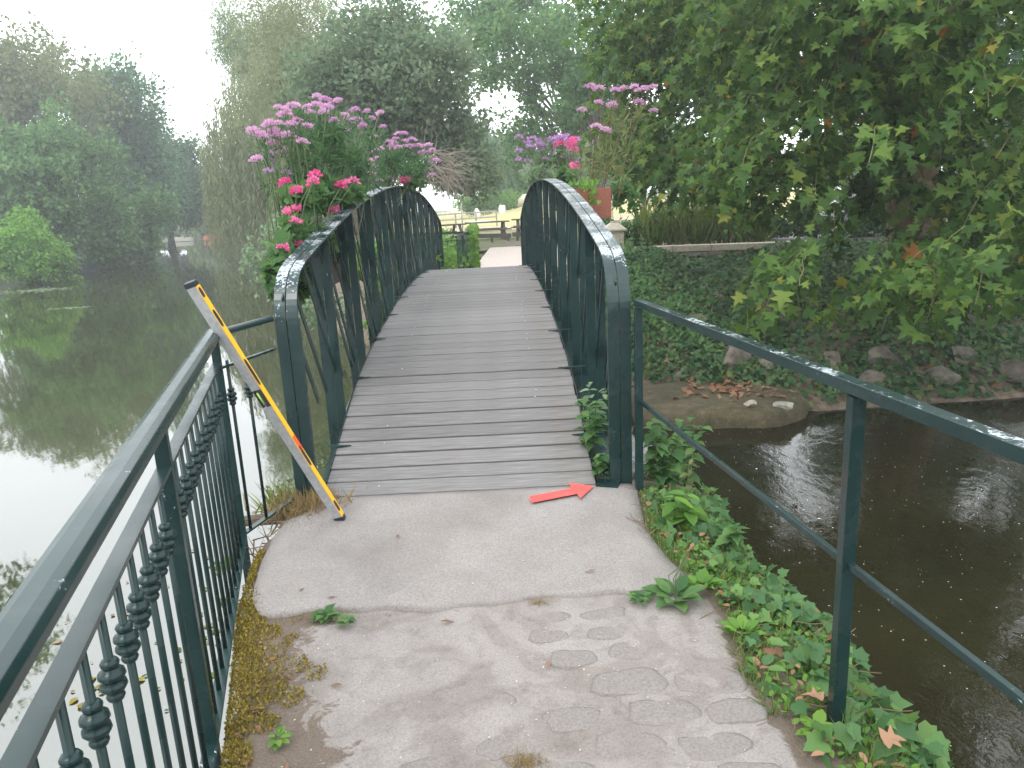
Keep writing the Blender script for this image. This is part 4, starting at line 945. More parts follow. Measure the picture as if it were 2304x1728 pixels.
tree('flowerbed_shrub', 'low dark shrub at the right end of the stone wall', (8.2, 19.2, .2), [(7.8, 19.2, .7, .8, .4, .45, 1), (9.2, 19.0, .65, .9, .4, .45, 1), (6.8, 19.4, .6, .7, .4, .45, 1)], 4000, .10, 'bank_leaf', None, .03, leaf=L_OVAL, cat='shrub')
tree('park_tree', 'light green tree low behind the white tent', (5.5, 30, .2), blobs_in((5.6, 30, 3.6), (2.6, 2, 2.4), 14, (.22, .36)), 9000, .16, 'tree_mid', BGp, .14)

tree('park_tree', 'tree added behind the low stone wall to block sky glare on the pool', (7.5, 24, .3), blobs_in((7.0, 24, 5.6), (4.5, 2.5, 3.4), 18, (.3, .45)), 24000, .15, 'tree_dark', BGp, .2)  # added so the pool does not mirror the bright sky gap
tree('park_tree', 'second tree added behind the plane tree trunk to block sky glare on the pool', (13.5, 24, .3), blobs_in((13.0, 23.5, 5.8), (4.8, 2.5, 3.6), 18, (.3, .45)), 22000, .16, 'tree_dark', BGp, .22)  # companion tree, added for the same darker reflection in the pool
# ------------------------------------------------------------------ planters and flowers on the handrails
def flower_mesh(name, mat, n, r, flat, ps):
    dd_ = rdir(n, .5); dd_[:, 2] = np.abs(dd_[:, 2])*.9-.15*rng.random(n); dd_ = nrm(dd_); P = dd_*np.array([r, r, r*flat])*rng.uniform(.55, 1, (n, 1))
    D = nrm(dd_+rng.normal(size=(n, 3))*.6); N = rdir(n)
    V, F = scatter_arrays(L_DIA, P, D, N, ps*rng.uniform(.7, 1.3, n)); return np_mesh(name, V, F, mat, rnd=np.repeat(rng.random(n)*.4, 4))
FH = {'pink': [flower_mesh('flower_head', M['pink'], 110, .050, .45, .021) for _ in range(3)], 'hotpink': [flower_mesh('flower_head', M['hotpink'], 60, .042, .85, .026) for _ in range(3)],
      'violet': [flower_mesh('flower_head', M['violet'], 34, .026, .6, .018) for _ in range(3)], 'crimson': [flower_mesh('flower_head', M['crimson'], 46, .045, .9, .036)]}
def planter(label, x, y0, y1, z, pm='planter'):
    t = thing('planter_box', label, 'planter', (x, (y0+y1)/2, z), 'wooden flower boxes on the handrails'); l_ = y1-y0
    for s_, nm in ((-1, 'side_board'), (1, 'side_board')): MB().box((s_*.15, 0, 0), (.02, l_, .27)).put(nm, M[pm], t, bevel=.003)
    for s_ in (-1, 1): MB().box((0, s_*(l_/2+.011), .0), (.34, .02, .29)).put('end_board', M[pm], t, bevel=.003)
    MB().box((0, 0, -.11), (.28, l_-.01, .03)).put('bottom_board', M[pm], t)
    MB().box((0, 0, .07), (.275, l_-.01, .05)).put('soil', M['duff'], t)
    return t
PG = 'flowers in the handrail boxes'
def flowers(label, base, heads, kind, hs, leafn, vol, leaf, leafmat, leafsize, stemmat='stem', cat='flowers'):
    """heads: list of world positions; vol: list of leaf ellipsoids"""
    t = thing('flowering_plant', label, cat, base, PG); b = np.array(base)
    P, dd_ = ell_points(vol, leafn, .3, sub=12); P -= b; n_ = len(P)
    scatter('foliage', leaf, P, nrm(dd_*.5+rng.normal(size=P.shape)*.5+np.array([0, 0, .1])), rdir(n_, 1.1), leafsize*rng.uniform(.6, 1.3, n_), M[leafmat], t)
    mb = MB()
    for h in heads:
        p_ = Vector(np.array(h)-b); q = Vector((p_.x*.35+random.uniform(-.1, .1), p_.y*.45+random.uniform(-.15, .15), 0)); mb.tube([q, q.lerp(p_, .6)+Vector((0, 0, .06)), p_], .0035, 4, False)
        o = put('flower_head', random.choice(FH[kind]), t, p_); s_ = hs*random.uniform(.8, 1.2); o.scale = (s_,)*3; o.rotation_euler = (random.uniform(-.25, .25), random.uniform(-.25, .25), random.uniform(0, 6))
    if heads: mb.put('stems', M[stemmat], t, kind='stuff')
    return t
planter('wooden planter box outside the left handrail, nearest of them', -1.50, 5.2, 6.1, 1.18, 'oldwood')
planter('wooden planter box outside the left handrail near the crest', -1.50, 7.6, 8.7, 1.50, 'oldwood')
planter('red-brown wooden planter box outside the right handrail', .90, 7.55, 8.4, 1.55)
planter('wooden planter box outside the right handrail past the crest', .88, 9.7, 10.6, 1.60)
H_LEFT = [(-1.34,5.85,2.43), (-1.33,6.07,2.43), (-1.26,6.22,2.44), (-1.49,5.36,2.30), (-1.45,5.61,2.34), (-1.37,5.63,2.33), (-1.33,5.76,2.36), (-1.33,6.22,2.41), (-1.45,5.34,2.25), (-1.44,5.35,2.28), (-1.43,5.94,2.33), (-1.44,5.59,2.24), (-1.55,5.21,2.17), (-1.49,5.28,2.19), (-1.52,5.22,2.19), (-1.50,4.93,2.08), (-1.52,5.27,2.14), (-1.51,5.59,2.14), (-1.46,5.62,2.11), (-1.44,5.85,2.14), (-1.26,6.43,2.36), (-1.17,6.41,2.39), (-1.14,6.80,2.42), (-1.05,6.95,2.42), (-1.29,6.15,2.29), (-1.21,6.28,2.30), (-1.20,6.70,2.34), (-1.29,6.24,2.22), (-1.27,6.44,2.24), (-1.12,6.95,2.22), (-1.54,5.28,2.06), (-1.37,6.20,2.20), (-1.44,5.47,2.32), (-1.37,6.08,2.39)]
V_LEFT = [(-1.52,5.27,1.99), (-1.57,5.35,1.95), (-1.58,5.28,1.89), (-1.52,5.01,1.87), (-1.48,5.31,1.87), (-1.36,6.01,1.81), (-1.42,6.20,1.81), (-1.36,6.12,1.83)]
R_LEFT = [(-1.42,5.05,1.79), (-1.32,5.40,1.82), (-1.33,5.51,1.85), (-1.33,5.42,1.79), (-1.23,5.87,1.78), (-1.22,6.00,1.80), (-1.26,5.90,1.78), (-1.20,6.23,1.82), (-1.41,5.26,1.74), (-1.46,5.25,1.61), (-1.44,5.29,1.61), (-1.47,5.19,1.60), (-1.44,5.18,1.53), (-1.39,5.10,1.54), (-1.46,5.27,1.51), (-1.31,5.95,1.61), (-1.32,5.88,1.59), (-1.44,5.20,1.38), (-1.46,5.24,1.35), (-1.44,4.88,1.38)]
H_MID = [(-1.17,9.03,2.43), (-1.11,9.05,2.43), (-1.18,8.80,2.36), (-1.25,8.57,2.31), (-1.22,8.94,2.33), (-1.12,9.20,2.36), (-1.02,9.05,2.36), (-1.33,8.68,2.29), (-1.23,8.75,2.28), (-1.16,8.80,2.27), (-1.32,8.51,2.23), (-1.24,8.89,2.26), (-1.13,9.14,2.29), (-1.05,8.99,2.29), (-0.97,9.35,2.32), (-1.00,9.09,2.29), (-0.93,9.47,2.31), (-0.87,9.42,2.32), (-0.85,9.66,2.28), (-0.97,9.49,2.24), (-0.90,9.45,2.24), (-1.44,8.54,2.21), (-1.35,8.47,2.14), (-1.39,8.28,2.11), (-0.88,9.53,2.12), (-0.79,9.48,2.14), (-0.92,9.33,2.02), (-0.87,9.50,1.97), (-1.42,8.44,2.06), (-1.40,8.32,1.97), (-1.26,8.62,1.92), (-1.20,9.05,1.97), (-1.35,8.53,1.90)]
V_MID = [(-1.32,8.82,2.10), (-1.30,8.85,2.03), (-1.35,8.51,2.05)]
R_MID = [(-1.15,9.00,1.90), (-1.17,8.98,1.89), (-1.13,9.11,1.90)]
H_RIGHT = [(0.92,7.83,2.68), (1.00,7.82,2.65), (1.17,7.84,2.63), (1.26,7.93,2.65), (1.35,7.80,2.65), (1.39,7.78,2.61), (1.47,7.87,2.64), (1.50,7.72,2.62), (0.99,7.74,2.51), (1.15,7.94,2.50), (0.83,7.81,2.46), (1.54,7.81,2.42), (0.95,7.65,2.28), (1.06,7.77,2.25), (1.40,7.82,2.50)]
V_RIGHT = [(0.24,10.10,2.24), (0.77,10.29,2.40), (0.76,10.33,2.28), (0.80,10.29,2.31), (0.82,10.30,2.19), (0.25,10.05,2.41), (0.79,10.24,2.11), (0.44,10.31,2.30), (0.72,10.06,2.31), (0.53,10.13,2.32), (0.53,10.13,2.24), (0.48,10.21,2.31), (0.88,10.18,2.40), (0.70,10.19,2.19), (0.50,10.28,2.37), (0.89,10.05,2.32), (0.38,10.07,2.29), (0.81,10.09,2.37), (0.49,10.09,2.32), (0.91,10.07,2.26), (0.96,10.34,2.36), (0.51,10.31,2.23), (0.96,10.08,2.26), (0.42,10.20,2.39), (0.67,10.14,2.36), (0.89,10.14,2.14), (0.38,10.16,2.34), (0.91,10.24,2.21), (0.91,10.23,2.30), (0.34,10.16,2.34), (0.89,10.11,2.32), (0.52,10.15,2.29), (0.57,10.09,2.29), (1.00,10.22,2.36), (0.23,10.26,2.15), (0.96,10.16,2.09), (0.58,10.07,2.12), (1.00,10.10,2.33), (0.84,10.16,2.15), (0.78,10.23,2.25), (0.38,10.28,2.06), (0.35,10.16,2.11), (0.48,10.29,2.06), (0.55,10.24,2.10), (0.57,10.18,1.98), (0.58,10.16,1.94), (0.57,10.20,2.00), (0.28,10.26,1.99), (0.75,10.18,2.39), (0.84,10.26,2.38), (0.79,10.19,2.34), (0.82,10.12,2.38), (0.76,10.21,2.35), (0.81,10.26,2.36), (0.77,10.07,2.39), (0.81,10.18,2.35)]
R_RIGHT = [(0.84,8.98,2.25), (0.86,9.11,2.16), (0.84,9.13,2.22), (0.86,8.96,1.97), (0.86,9.12,1.96), (0.69,9.09,2.23)]
C_RIGHT = [(1.33,8.53,1.61), (1.36,8.59,1.64)]
VOL_LEFT = [ (-1.36,6.00,2.11,0.33,0.35,0.20,1), (-1.44,5.60,2.02,0.21,0.35,0.17,0.8), (-1.16,6.70,2.11,0.21,0.35,0.21,0.8), (-1.37,5.80,1.83,0.29,0.35,0.14,1), (-1.29,6.60,1.81,0.24,0.35,0.12,1) ]
VOL_GER = [ (-1.40,5.20,1.69,0.10,0.35,0.10,1), (-1.29,5.40,1.72,0.13,0.35,0.10,1), (-1.34,5.00,1.48,0.11,0.35,0.09,0.8), (-1.37,4.70,1.38,0.09,0.35,0.07,0.6), (-1.25,6.00,1.72,0.15,0.35,0.07,0.8) ]
VOL_MID = [ (-1.13,8.90,2.11,0.33,0.35,0.17,1), (-1.22,8.70,1.98,0.27,0.35,0.13,1), (-1.01,9.10,1.93,0.17,0.35,0.14,0.8) ]
VOL_RIGHT = [ (1.16,7.80,2.17,0.24,0.35,0.24,0.6), (1.02,7.80,1.95,0.29,0.35,0.17,1), (1.30,7.80,2.38,0.24,0.35,0.14,0.4), (0.97,7.80,1.82,0.29,0.35,0.10,1) ]
VOL_VERB = [ (0.65,10.20,2.03,0.38,0.35,0.22,1), (0.46,10.00,1.92,0.22,0.35,0.15,0.7), (0.86,9.80,1.89,0.24,0.35,0.15,1), (0.72,10.20,2.21,0.32,0.35,0.13,0.5) ]
VOL_TRAIL = [ (0.85,7.40,1.68,0.08,0.35,0.05,1), (0.86,7.30,1.59,0.05,0.35,0.08,1), (0.80,7.50,1.74,0.12,0.35,0.05,1) ]
R_LEFT = [tuple(CAM+(np.array(p)-CAM)*.92) for p in R_LEFT]; R_MID = [tuple(CAM+(np.array(p)-CAM)*.95) for p in R_MID]
flowers('tall pink spider flowers, the big clump left of the bridge', (-1.44, 5.3, 1.3), H_LEFT + [(x+random.uniform(-.16, .16), y+random.uniform(-.3, .3), z-random.uniform(.03, .16)) for x, y, z in H_LEFT[:26]], 'pink', .78, 3300, [v[:3]+(v[3]*1.2, .45, v[5]*1.15, v[6]) for v in VOL_LEFT], L_LONG, 'clump_leaf', .095)
flowers('small violet blooms on the left of the big pink clump', (-1.5, 4.9, 1.3), V_LEFT, 'violet', 1.0, 250, [VOL_GER[2]], L_LONG, 'herb_leaf', .06)
flowers('hot pink geraniums hanging beside the near left handrail', (-1.44, 4.9, 1.3), R_LEFT, 'hotpink', .75, 1000, VOL_GER, L_IVY, 'herb_leaf', .075)
flowers('drooping geranium leaves hiding the nearest left planter box', (-1.44, 5.5, 1.3), [], 'hotpink', 1, 1500, [(-1.42, 5.3, 1.35, .16, .45, .14, 1), (-1.46, 5.1, 1.15, .18, .3, .16, 1), (-1.42, 5.9, 1.3, .18, .4, .16, 1)], L_IVY, 'herb_leaf', .07, cat='trailing plant')
flowers('smaller pink clump above the left handrail crest', (-1.48, 8.2, 1.62), H_MID, 'pink', .85, 1500, VOL_MID, L_LONG, 'clump_leaf', .10)
flowers('violet verbena sprig within the smaller pink clump', (-1.48, 8.3, 1.62), V_MID, 'violet', 1.3, 60, [VOL_MID[0]], L_LONG, 'herb_leaf', .06)
flowers('single hot pink geranium head on the left handrail crest', (-1.48, 8.6, 1.62), R_MID, 'hotpink', 1.0, 120, [VOL_MID[2]], L_IVY, 'herb_leaf', .06)
flowers('tall leggy pink spider flowers above the right wooden box', (.90, 7.9, 1.6), H_RIGHT, 'pink', 1.0, 380, VOL_RIGHT, L_LONG, 'tree_olive', .10, 'brownstem')
flowers('mass of small violet verbena over the right handrail crest', (.88, 10.1, 1.65), V_RIGHT, 'violet', 1.65, 1700, VOL_VERB, L_LONG, 'silver', .10)
flowers('hot pink geranium heads between verbena and the right box', (.90, 8.9, 1.6), R_RIGHT, 'hotpink', 1.15, 150, [VOL_VERB[2]], L_IVY, 'herb_leaf', .07)
flowers('dark crimson geranium just right of the wooden box', (.95, 8.4, 1.55), C_RIGHT, 'crimson', 1.3, 120, [(1.35, 8.5, 1.62, .22, .2, .2, 1)], L_IVY, 'herb_leaf', .08)
flowers('light green trailing leaves over the right wooden box', (.85, 7.6, 1.66), [], 'pink', 1, 70, VOL_TRAIL, L_IVY, 'fresh_leaf', .05, cat='trailing plant')
# ------------------------------------------------------------------ plants on the path edge
def edge_pts(n, y0, y1, a, b):
    y_ = rng.uniform(y0, y1, n); u = rng.uniform(a, b, n); x = np.array([xr(v) for v in y_])+u
    z = np.interp(u, [-.2, 0, .2, .42, .52, .62, .75], [0, -.01, -.04, -.13, -.32, -.8, -1.3]); return x, y_, z, u
x, y_, z, u = edge_pts(2300, 1.45, 4.0, .02, .62)
dens = np.clip(.35+u*1.6, 0, 1)*np.where((y_ < 2.5) & (u < .2), .35, 1); k = dens > rng.random(len(x)); x, y_, z, u = x[k], y_[k], z[k], u[k]
P = np.stack([x, y_, z+rng.random(len(x))*.07*(.4+np.sin(y_*9)**2)+.012], 1)
D = nrm(rng.normal(size=P.shape)+np.array([.4, -.7, -.35])); N = nrm(rng.normal(size=P.shape)*.4+np.array([.1, -.3, 1])); Sc = .058*rng.uniform(.55, 1.35, len(P))*np.where(y_ < 2.2, 1.15, .85)
iv = thing('ivy', 'ivy spilling over the right edge of the path toward the pool', 'ivy', (1.1, 2.4, 0), None); ib = np.array([1.1, 2.4, 0])
nr = np.argsort(np.linalg.norm(P-CAM, axis=1)/Sc)[:270]; mk = np.ones(len(P), bool); mk[nr] = False
leaf_parts('leaf', fold_mesh('leaf', L_IVY, M['ivy_leaf']), P[nr]-ib, D[nr], N[nr], Sc[nr], iv); scatter('foliage', L_IVY, P[mk]-ib, D[mk], N[mk], Sc[mk], M['ivy_leaf'], iv)
x, y_, z, u = edge_pts(150, 1.6, 3.9, .0, .4); P = np.stack([x, y_, z+.03+rng.random(len(x))*.03], 1); o = scatter('leaf_litter', L_OVAL, P, rdir(len(P))*[1, 1, .3], nrm(rng.normal(size=P.shape)*.4+[0, 0, 1]), rng.uniform(.02, .05, len(P)), M['dead_leaf']); tag(o, 'dry brown leaves caught in the ivy along the path', 'leaf litter')
mb = MB()
for _ in range(60):
    yy = random.uniform(1.7, 3.8); uu = random.uniform(-.02, .35); p = Vector((float(xr(yy))+uu, yy, .02-uu*.2)); a_ = random.uniform(0, 6.28); pts = [p]
    for k in range(5): a_ += random.uniform(-.6, .6); p = p+Vector((math.cos(a_)*.04, math.sin(a_)*.04, random.uniform(-.004, .006))); pts.append(p-Vector((1.1, 2.4, 0))); 
    mb.tube(pts[1:], .0018, 4, False)
mb.put('runner', M['brownstem'], iv, kind='stuff')
x, y_, z, u = edge_pts(6500, 1.6, 3.9, -.03, .36); k = (.5+.5*np.sin(y_*6+1)*np.sin(x*11)) > rng.random(len(x))*1.0; k &= ~((y_ < 2.0) & (u < .1)); x, y_, z = x[k], y_[k], z[k]
P = np.stack([x, y_, z], 1); D = nrm(rng.normal(size=P.shape)*.55+np.array([0, 0, 1.])); o = scatter('edge_grass', L_BLADE, P, D, rdir(len(P)), rng.uniform(.03, .10, len(P)), M['grass']); tag(o, 'grass tufts along the right edge of the path', 'grass')
x, y_, z, u = edge_pts(1500, 1.7, 3.9, .0, .4); P = np.stack([x, y_, z+.02+rng.random(len(x))*.03], 1); o = scatter('clover_weeds', L_OVAL, P, nrm(rng.normal(size=P.shape)+[0, 0, -.1]), nrm(rng.normal(size=P.shape)*.4+[0, 0, 1]), rng.uniform(.015, .035, len(P)), M['fresh_leaf']); tag(o, 'small fresh weeds between grass and ivy on the right edge', 'weeds')
def herb(name, label, base, stems, leafme, lsize, mat, spread=.5, cat='weed', per=7, group=None, zlo=.25):
    """upright weed: stems with paired leaves, each leaf a part"""
    t = thing(name, label, cat, base, group); mb = MB(); mats = fold_mesh('leaf', leafme, M[mat])
    for h in stems:
        a = random.uniform(0, 6.28); lx, ly = math.cos(a)*spread*h*random.uniform(.3, 1), math.sin(a)*spread*h*random.uniform(.3, 1); pts = [Vector((lx*.12, ly*.12, -.02)), Vector((lx*.5, ly*.5, h*.55)), Vector((lx, ly, h))]; mb.tube(pts, [.004, .003, .0015], 5, False)
        for k in range(per):
            s = zlo+(1-zlo)*(k+.5)/per; p = pts[0].lerp(pts[1], s*2) if s < .5 else pts[1].lerp(pts[2], s*2-1)
            for q in (0, math.pi):
                b = a+k*1.57+q+random.uniform(-.3, .3); d_ = np.array([math.cos(b), math.sin(b), random.uniform(-.45, .25)])
                o = put('leaf', mats, t); o.matrix_basis = Matrix.LocRotScale(p, basis(d_, np.array([0, 0, 1.])+rng.normal(size=3)*.15).to_quaternion(), Vector((lsize*random.uniform(.6, 1.2)*(1.15-.5*s),)*3))
    mb.put('stems', M['stem'], t, kind='stuff'); return t
herb('nettle', 'serrated weed growing between the planks and the right bridge post', (.45, 4.28, .08), [.34, .38, .28, .30], L_SERR, .095, 'herb_leaf', .45)
herb('nettle', 'low weed on the deck edge left of the right bridge post', (.50, 4.06, .0), [.20, .16, .24], L_SERR, .085, 'herb_leaf', .7)
herb('nettle', 'weed sticking up behind the right handrail above the deck edge', (.50, 4.55, .1), [.40, .34], L_OVAL, .10, 'silver', .3)
herb('nettle', 'tall serrated weed right of the right bridge post', (.82, 3.95, -.05), [.46, .40, .36, .44, .3], L_SERR, .11, 'herb_leaf', .35)
herb('nettle', 'bushy weed behind the lower rail right of the bridge post', (1.0, 4.25, -.2), [.5, .45, .42, .38, .5], L_SERR, .10, 'herb_leaf', .4)
herb('broadleaf_weed', 'broad leaved plant at the foot of the right railing', (.83, 3.42, -.02), [.17, .2, .15], L_OVAL, .15, 'fresh_leaf', .6, per=4)
herb('broadleaf_weed', 'second leafy weed in front of the broad leaved plant', (.98, 3.2, -.05), [.18, .15, .2], L_SERR, .10, 'herb_leaf', .7, per=5)
herb('nettle', 'yellowing small weed behind the lower rail', (.93, 3.75, -.02), [.26, .2], L_OVAL, .06, 'tree_olive', .4, per=6)
def rosette(name, label, base, n, size, leaf, mat, spikes=0, cat='weed', up=.15):
    t = thing(name, label, cat, base); me = fold_mesh('leaf', leaf, M[mat])
    for k in range(n):
        a = k*2.4+random.uniform(-.2, .2); d_ = np.array([math.cos(a), math.sin(a), up*random.uniform(.3, 2.4)]); o = put('leaf', me, t); s_ = size*random.uniform(.6, 1.15)
        o.matrix_basis = Matrix.LocRotScale(Vector((math.cos(a)*size*.25, math.sin(a)*size*.25, .012+random.random()*.02)), basis(d_, np.array([0, 0, 1.])).to_quaternion(), Vector((s_,)*3))
    if spikes:
        mb = MB()
        for _ in range(spikes): mb.tube([(0, 0, 0), (random.uniform(-.03, .03), random.uniform(-.03, .03), .10), (random.uniform(-.06, .06), random.uniform(-.03, .03), .19)], [.0015, .002, .003], 5)
        mb.put('seed_spikes', M['stem'], t)
    return t
rosette('plantain', 'plantain with seed spikes where slab and cobbles meet on the right', (.62, 2.70, .0), 17, .105, L_OVAL, 'herb_leaf', 4, up=.3)
rosette('weed_rosette', 'leafy weed between the plantain and the ivy', (.74, 2.78, .0), 14, .08, L_SERR, 'fresh_leaf', up=.35)
rosette('weed_rosette', 'light green weed at the path edge, halfway between plantain and railing post', (.80, 2.42, .0), 14, .07, L_OVAL, 'fresh_leaf', up=.4)
rosette('weed_rosette', 'small weed spreading left of the plantain', (.48, 2.70, .0), 16, .05, L_SERR, 'herb_leaf')
rosette('weed_rosette', 'small green weed by the slab corner on the left', (-.80, 2.68, .0), 16, .055, L_SERR, 'herb_leaf', up=.25)
rosette('weed_rosette', 'tiny weed right of the one at the left slab corner', (-.70, 2.63, .0), 14, .038, L_SERR, 'herb_leaf')
rosette('weed_rosette', 'tiny weed in the soil at the lower left of the path', (-.78, 1.98, .0), 12, .035, L_OVAL, 'fresh_leaf')
rosette('weed_rosette', 'single round leaf weed on the stones by the ivy edge', (.80, 2.2, .0), 7, .06, L_OVAL, 'ivy_leaf')
rosette('weed_rosette', 'young weed by the right railing post foot', (.86, 1.9, .0), 9, .06, L_OVAL, 'fresh_leaf')
rosette('corner_weed', 'bright leaved weed outside the left railing near its corner', (-1.36, 3.12, .0), 10, .07, L_OVAL, 'fresh_leaf', up=.6)
# left corner: dry grass at the bridge post, moss along the edge
def tuft(name, label, cx_, cy_, rx_, ry_, n, h, mat, cat='grass', z=.0, up=1.):
    P = np.stack([rng.normal(cx_, rx_, n), rng.normal(cy_, ry_, n), np.full(n, z)], 1); D = nrm(rng.normal(size=P.shape)*.8+np.array([0, 0, up])); o = scatter(name, L_BLADE, P, D, rdir(n), h*rng.uniform(.4, 1.2, n), M[mat]); tag(o, label, cat)
tuft('dry_grass', 'dry grass at the foot of the left bridge post', -1.17, 3.86, .10, .07, 900, .13, 'dry_grass', up=.7)
tuft('green_grass', 'green grass behind the left bridge post foot', -1.30, 4.0, .08, .06, 420, .16, 'grass', up=.9, z=-.04)
tuft('dry_grass', 'dry grass tuft in the joint at the slab edge', .06, 2.73, .03, .012, 160, .03, 'dry_grass', z=.004)
tuft('dry_grass', 'dry grass tuft between cobbles at the bottom of the path', -.02, 1.84, .028, .02, 260, .035, 'dry_grass', z=.004)
tuft('dry_grass', 'dry grass and soil by the left slab corner', -.86, 2.70, .10, .03, 420, .03, 'dry_grass', z=.002)
tuft('dry_grass', 'dry roots on the path edge below the left bridge post', -1.12, 3.62, .09, .10, 500, .05, 'dry_grass', z=.0, up=.2)
def moss():
    n = 26000; y_ = rng.uniform(1.6, 3.35, n); u = rng.random(n)**1.5*.42; a = np.array([xl(v) for v in y_]); x = a+u-.012
    wdt = .10+.09*np.sin(y_*3.1+.5)+.10*np.exp(-((y_-2.35)/.16)**2)-.05*np.exp(-((y_-1.98)/.1)**2)
    pat = np.sin(x*37+y_*11)*np.sin(y_*29-x*17); k = (u < np.maximum(wdt, .03)*(1+.35*pat)) & ~((np.abs(y_-3.02) < .06) & (u > .03)); x, y_ = x[k], y_[k]
    P = np.stack([x, y_, -.004+.014*rng.random(len(x))], 1); D = nrm(rng.normal(size=P.shape)*.7+[0, 0, 1]); o = scatter('moss', L_DIA, P, D, rdir(len(P)), rng.uniform(.006, .014, len(P)), M['moss']); o.data.name = 'moss'
    tag(o, 'olive yellow moss along the left edge of the path', 'moss')
moss()
# curled dead leaves and pebbles on the path
lf = np_mesh('fallen_leaf', L_LONG[0]*[1.6, 1, 3]+[0, -.5, 0], L_LONG[1], M['dead_leaf'])
LEAFS = [(-.60, 3.38, .035), (.30, 2.93, .035), (-.30, 2.62, .012), (-.66, 2.25, .012), (-.83, 2.30, .012), (-.93, 2.42, .012), (-.98, 2.58, .012), (-.90, 2.14, .014), (-.86, 2.04, .012), (-.72, 1.86, .012), (-.68, 1.83, .012), (-.80, 2.82, .03), (-1.0, 2.25, .014), (.08, 2.31, .012), (-.92, 2.02, .014), (-.85, 1.9, .012), (-.95, 2.9, .03)]
for i, (x, y0_, z0) in enumerate(LEAFS):
    on = z0 > .02
    if i == 0: t_ = ('curled brown leaf lying on the concrete slab, left of centre', None)
    elif i == 1: t_ = ('small brown leaf lying on the concrete slab, right of centre', None)
    elif x > -.5 and i == 2: t_ = ('tiny reddish leaf just below the slab edge', None)
    elif i == 13: t_ = ('pale twig-like leaf lying on a cobble', None)
    else: t_ = ('small curled brown leaf fallen on the mossy left side of the path', 'fallen leaves on the left of the path')
    o = put('fallen_leaf', lf, loc=(x, y0_, z0)); o.scale = (random.uniform(.045, .07),)*3; o.rotation_euler = (random.uniform(-.2, .2), random.uniform(-.4, .4), random.uniform(0, 6.28)); tag(o, t_[0], 'leaf', t_[1])
pl1 = np_mesh('fallen_leaf', L_PLANE[0]*[1, 1, 1.5], L_PLANE[1], M['dead_leaf'])
for (x, y0_, z0, lb) in [(.70, 3.27, .03, 'orange brown plane leaf fallen by the broad leaved plant'), (.93, 2.02, .03, 'brown plane leaf fallen behind the right railing post'), (1.02, 1.82, .04, 'reddish leaf lying on the ivy at the lower right')]:
    o = put('fallen_leaf', pl1, loc=(x, y0_, z0)); o.scale = (.06,)*3; o.rotation_euler = (.3, .2, random.uniform(0, 6)); tag(o, lb, 'leaf')
P = np.stack([rng.uniform(-.85, .7, 260), rng.uniform(1.7, 3.8, 260), np.zeros(260)], 1); P[:, 2] = np.where(P[:, 1] > 2.8, .0245, .006)
o = scatter('grit', L_DIA, P, rdir(260)*[1, 1, .1], nrm(rng.normal(size=(260, 3))*.2+[0, 0, 1]), rng.uniform(.003, .010, 260), M['limestone']); tag(o, 'pale grit scattered on the path', 'grit')
mb = MB()
for _ in range(46):
    p = Vector((random.gauss(-1.32, .07), random.gauss(3.62, .09), random.uniform(-.25, .02))); d_ = Vector((random.uniform(-1, 1), random.uniform(-.4, 1), random.uniform(-.3, .5))).normalized(); q = p+d_*.12
    mb.tube([p, q, q+(d_+Vector((random.uniform(-.6, .6), random.uniform(-.6, .6), .2)))*.07], [.004, .003, .001], 4, False)
tg = thing('brushwood', 'tangle of brown twigs caught in the railing corner over the water', 'twigs', (-1.32, 3.62, 0)); o = mb.put('twigs', M['brownstem'], tg, kind='stuff'); o.matrix_parent_inverse = Matrix.Translation((1.32, -3.62, 0))
MB().tube([(-1.62, 3.9, -.08), (-1.42, 3.85, -.05), (-1.25, 3.8, -.03), (-1.12, 3.9, -.02)], [.03, .035, .03, .02], 8).put('old_root', M['bark'], tg, True).matrix_parent_inverse = Matrix.Translation((1.32, -3.62, 0))

# ------------------------------------------------------------------ water: fluff, leaves, debris
n_ = 1500; x = rng.uniform(.9, 9, n_); y_ = rng.uniform(1.6, 9.2, n_); P = np.stack([x, y_, np.full(n_, WATER+.006)], 1)
M['fluff'] = simple('white_fluff', (.6, .6, .58), .9)
o = scatter('floating_fluff', L_DIA, P, rdir(n_)*[1, .6, .0]+[.001, 0, 0], np.tile([0, 0, 1.], (n_, 1)), rng.uniform(.004, .015, n_)*np.where(rng.random(n_) > .97, 2.2, 1), M['fluff']); tag(o, 'white fluff and bubbles floating on the dark pool', 'floating debris')
def debris(name, label, c, r, n, mat, s=.05):
    P = np.stack([rng.normal(c[0], r[0], n), rng.normal(c[1], r[1], n), np.full(n, WATER+.008)], 1)
    o = scatter(name, L_OVAL, P, rdir(n)*[1, 1, 0]+[.001, 0, 0], np.tile([0, 0, 1.], (n, 1)), s*rng.uniform(.5, 1.5, n), M[mat]); tag(o, label, 'floating debris')
debris('floating_leaves', 'pale water plants floating beside the bright bush', (-21.8, 34.6), (.9, .5), 200, 'silver', .13)
debris('floating_leaves', 'small raft of leaves floating in mid river', (-15.5, 26.4), (.4, .12), 60, 'silver', .12)
debris('floating_leaves', 'brown leaves drifting on the water behind the left railing', (-2.9, 5.1), (.22, .45), 34, 'dead_leaf', .045)
debris('floating_leaves', 'yellow leaves drifting near the lower left railing bars', (-2.75, 4.2), (.10, .06), 26, 'moss', .06)
debris('floating_leaves', 'twigs and leaves on the water seen under the bridge rail', (-1.9, 8.3), (.3, .06), 60, 'silver', .05)
debris('floating_leaves', 'green weed leaves afloat in front of the left corner', (-2.2, 4.9), (.14, .35), 60, 'grass', .06)
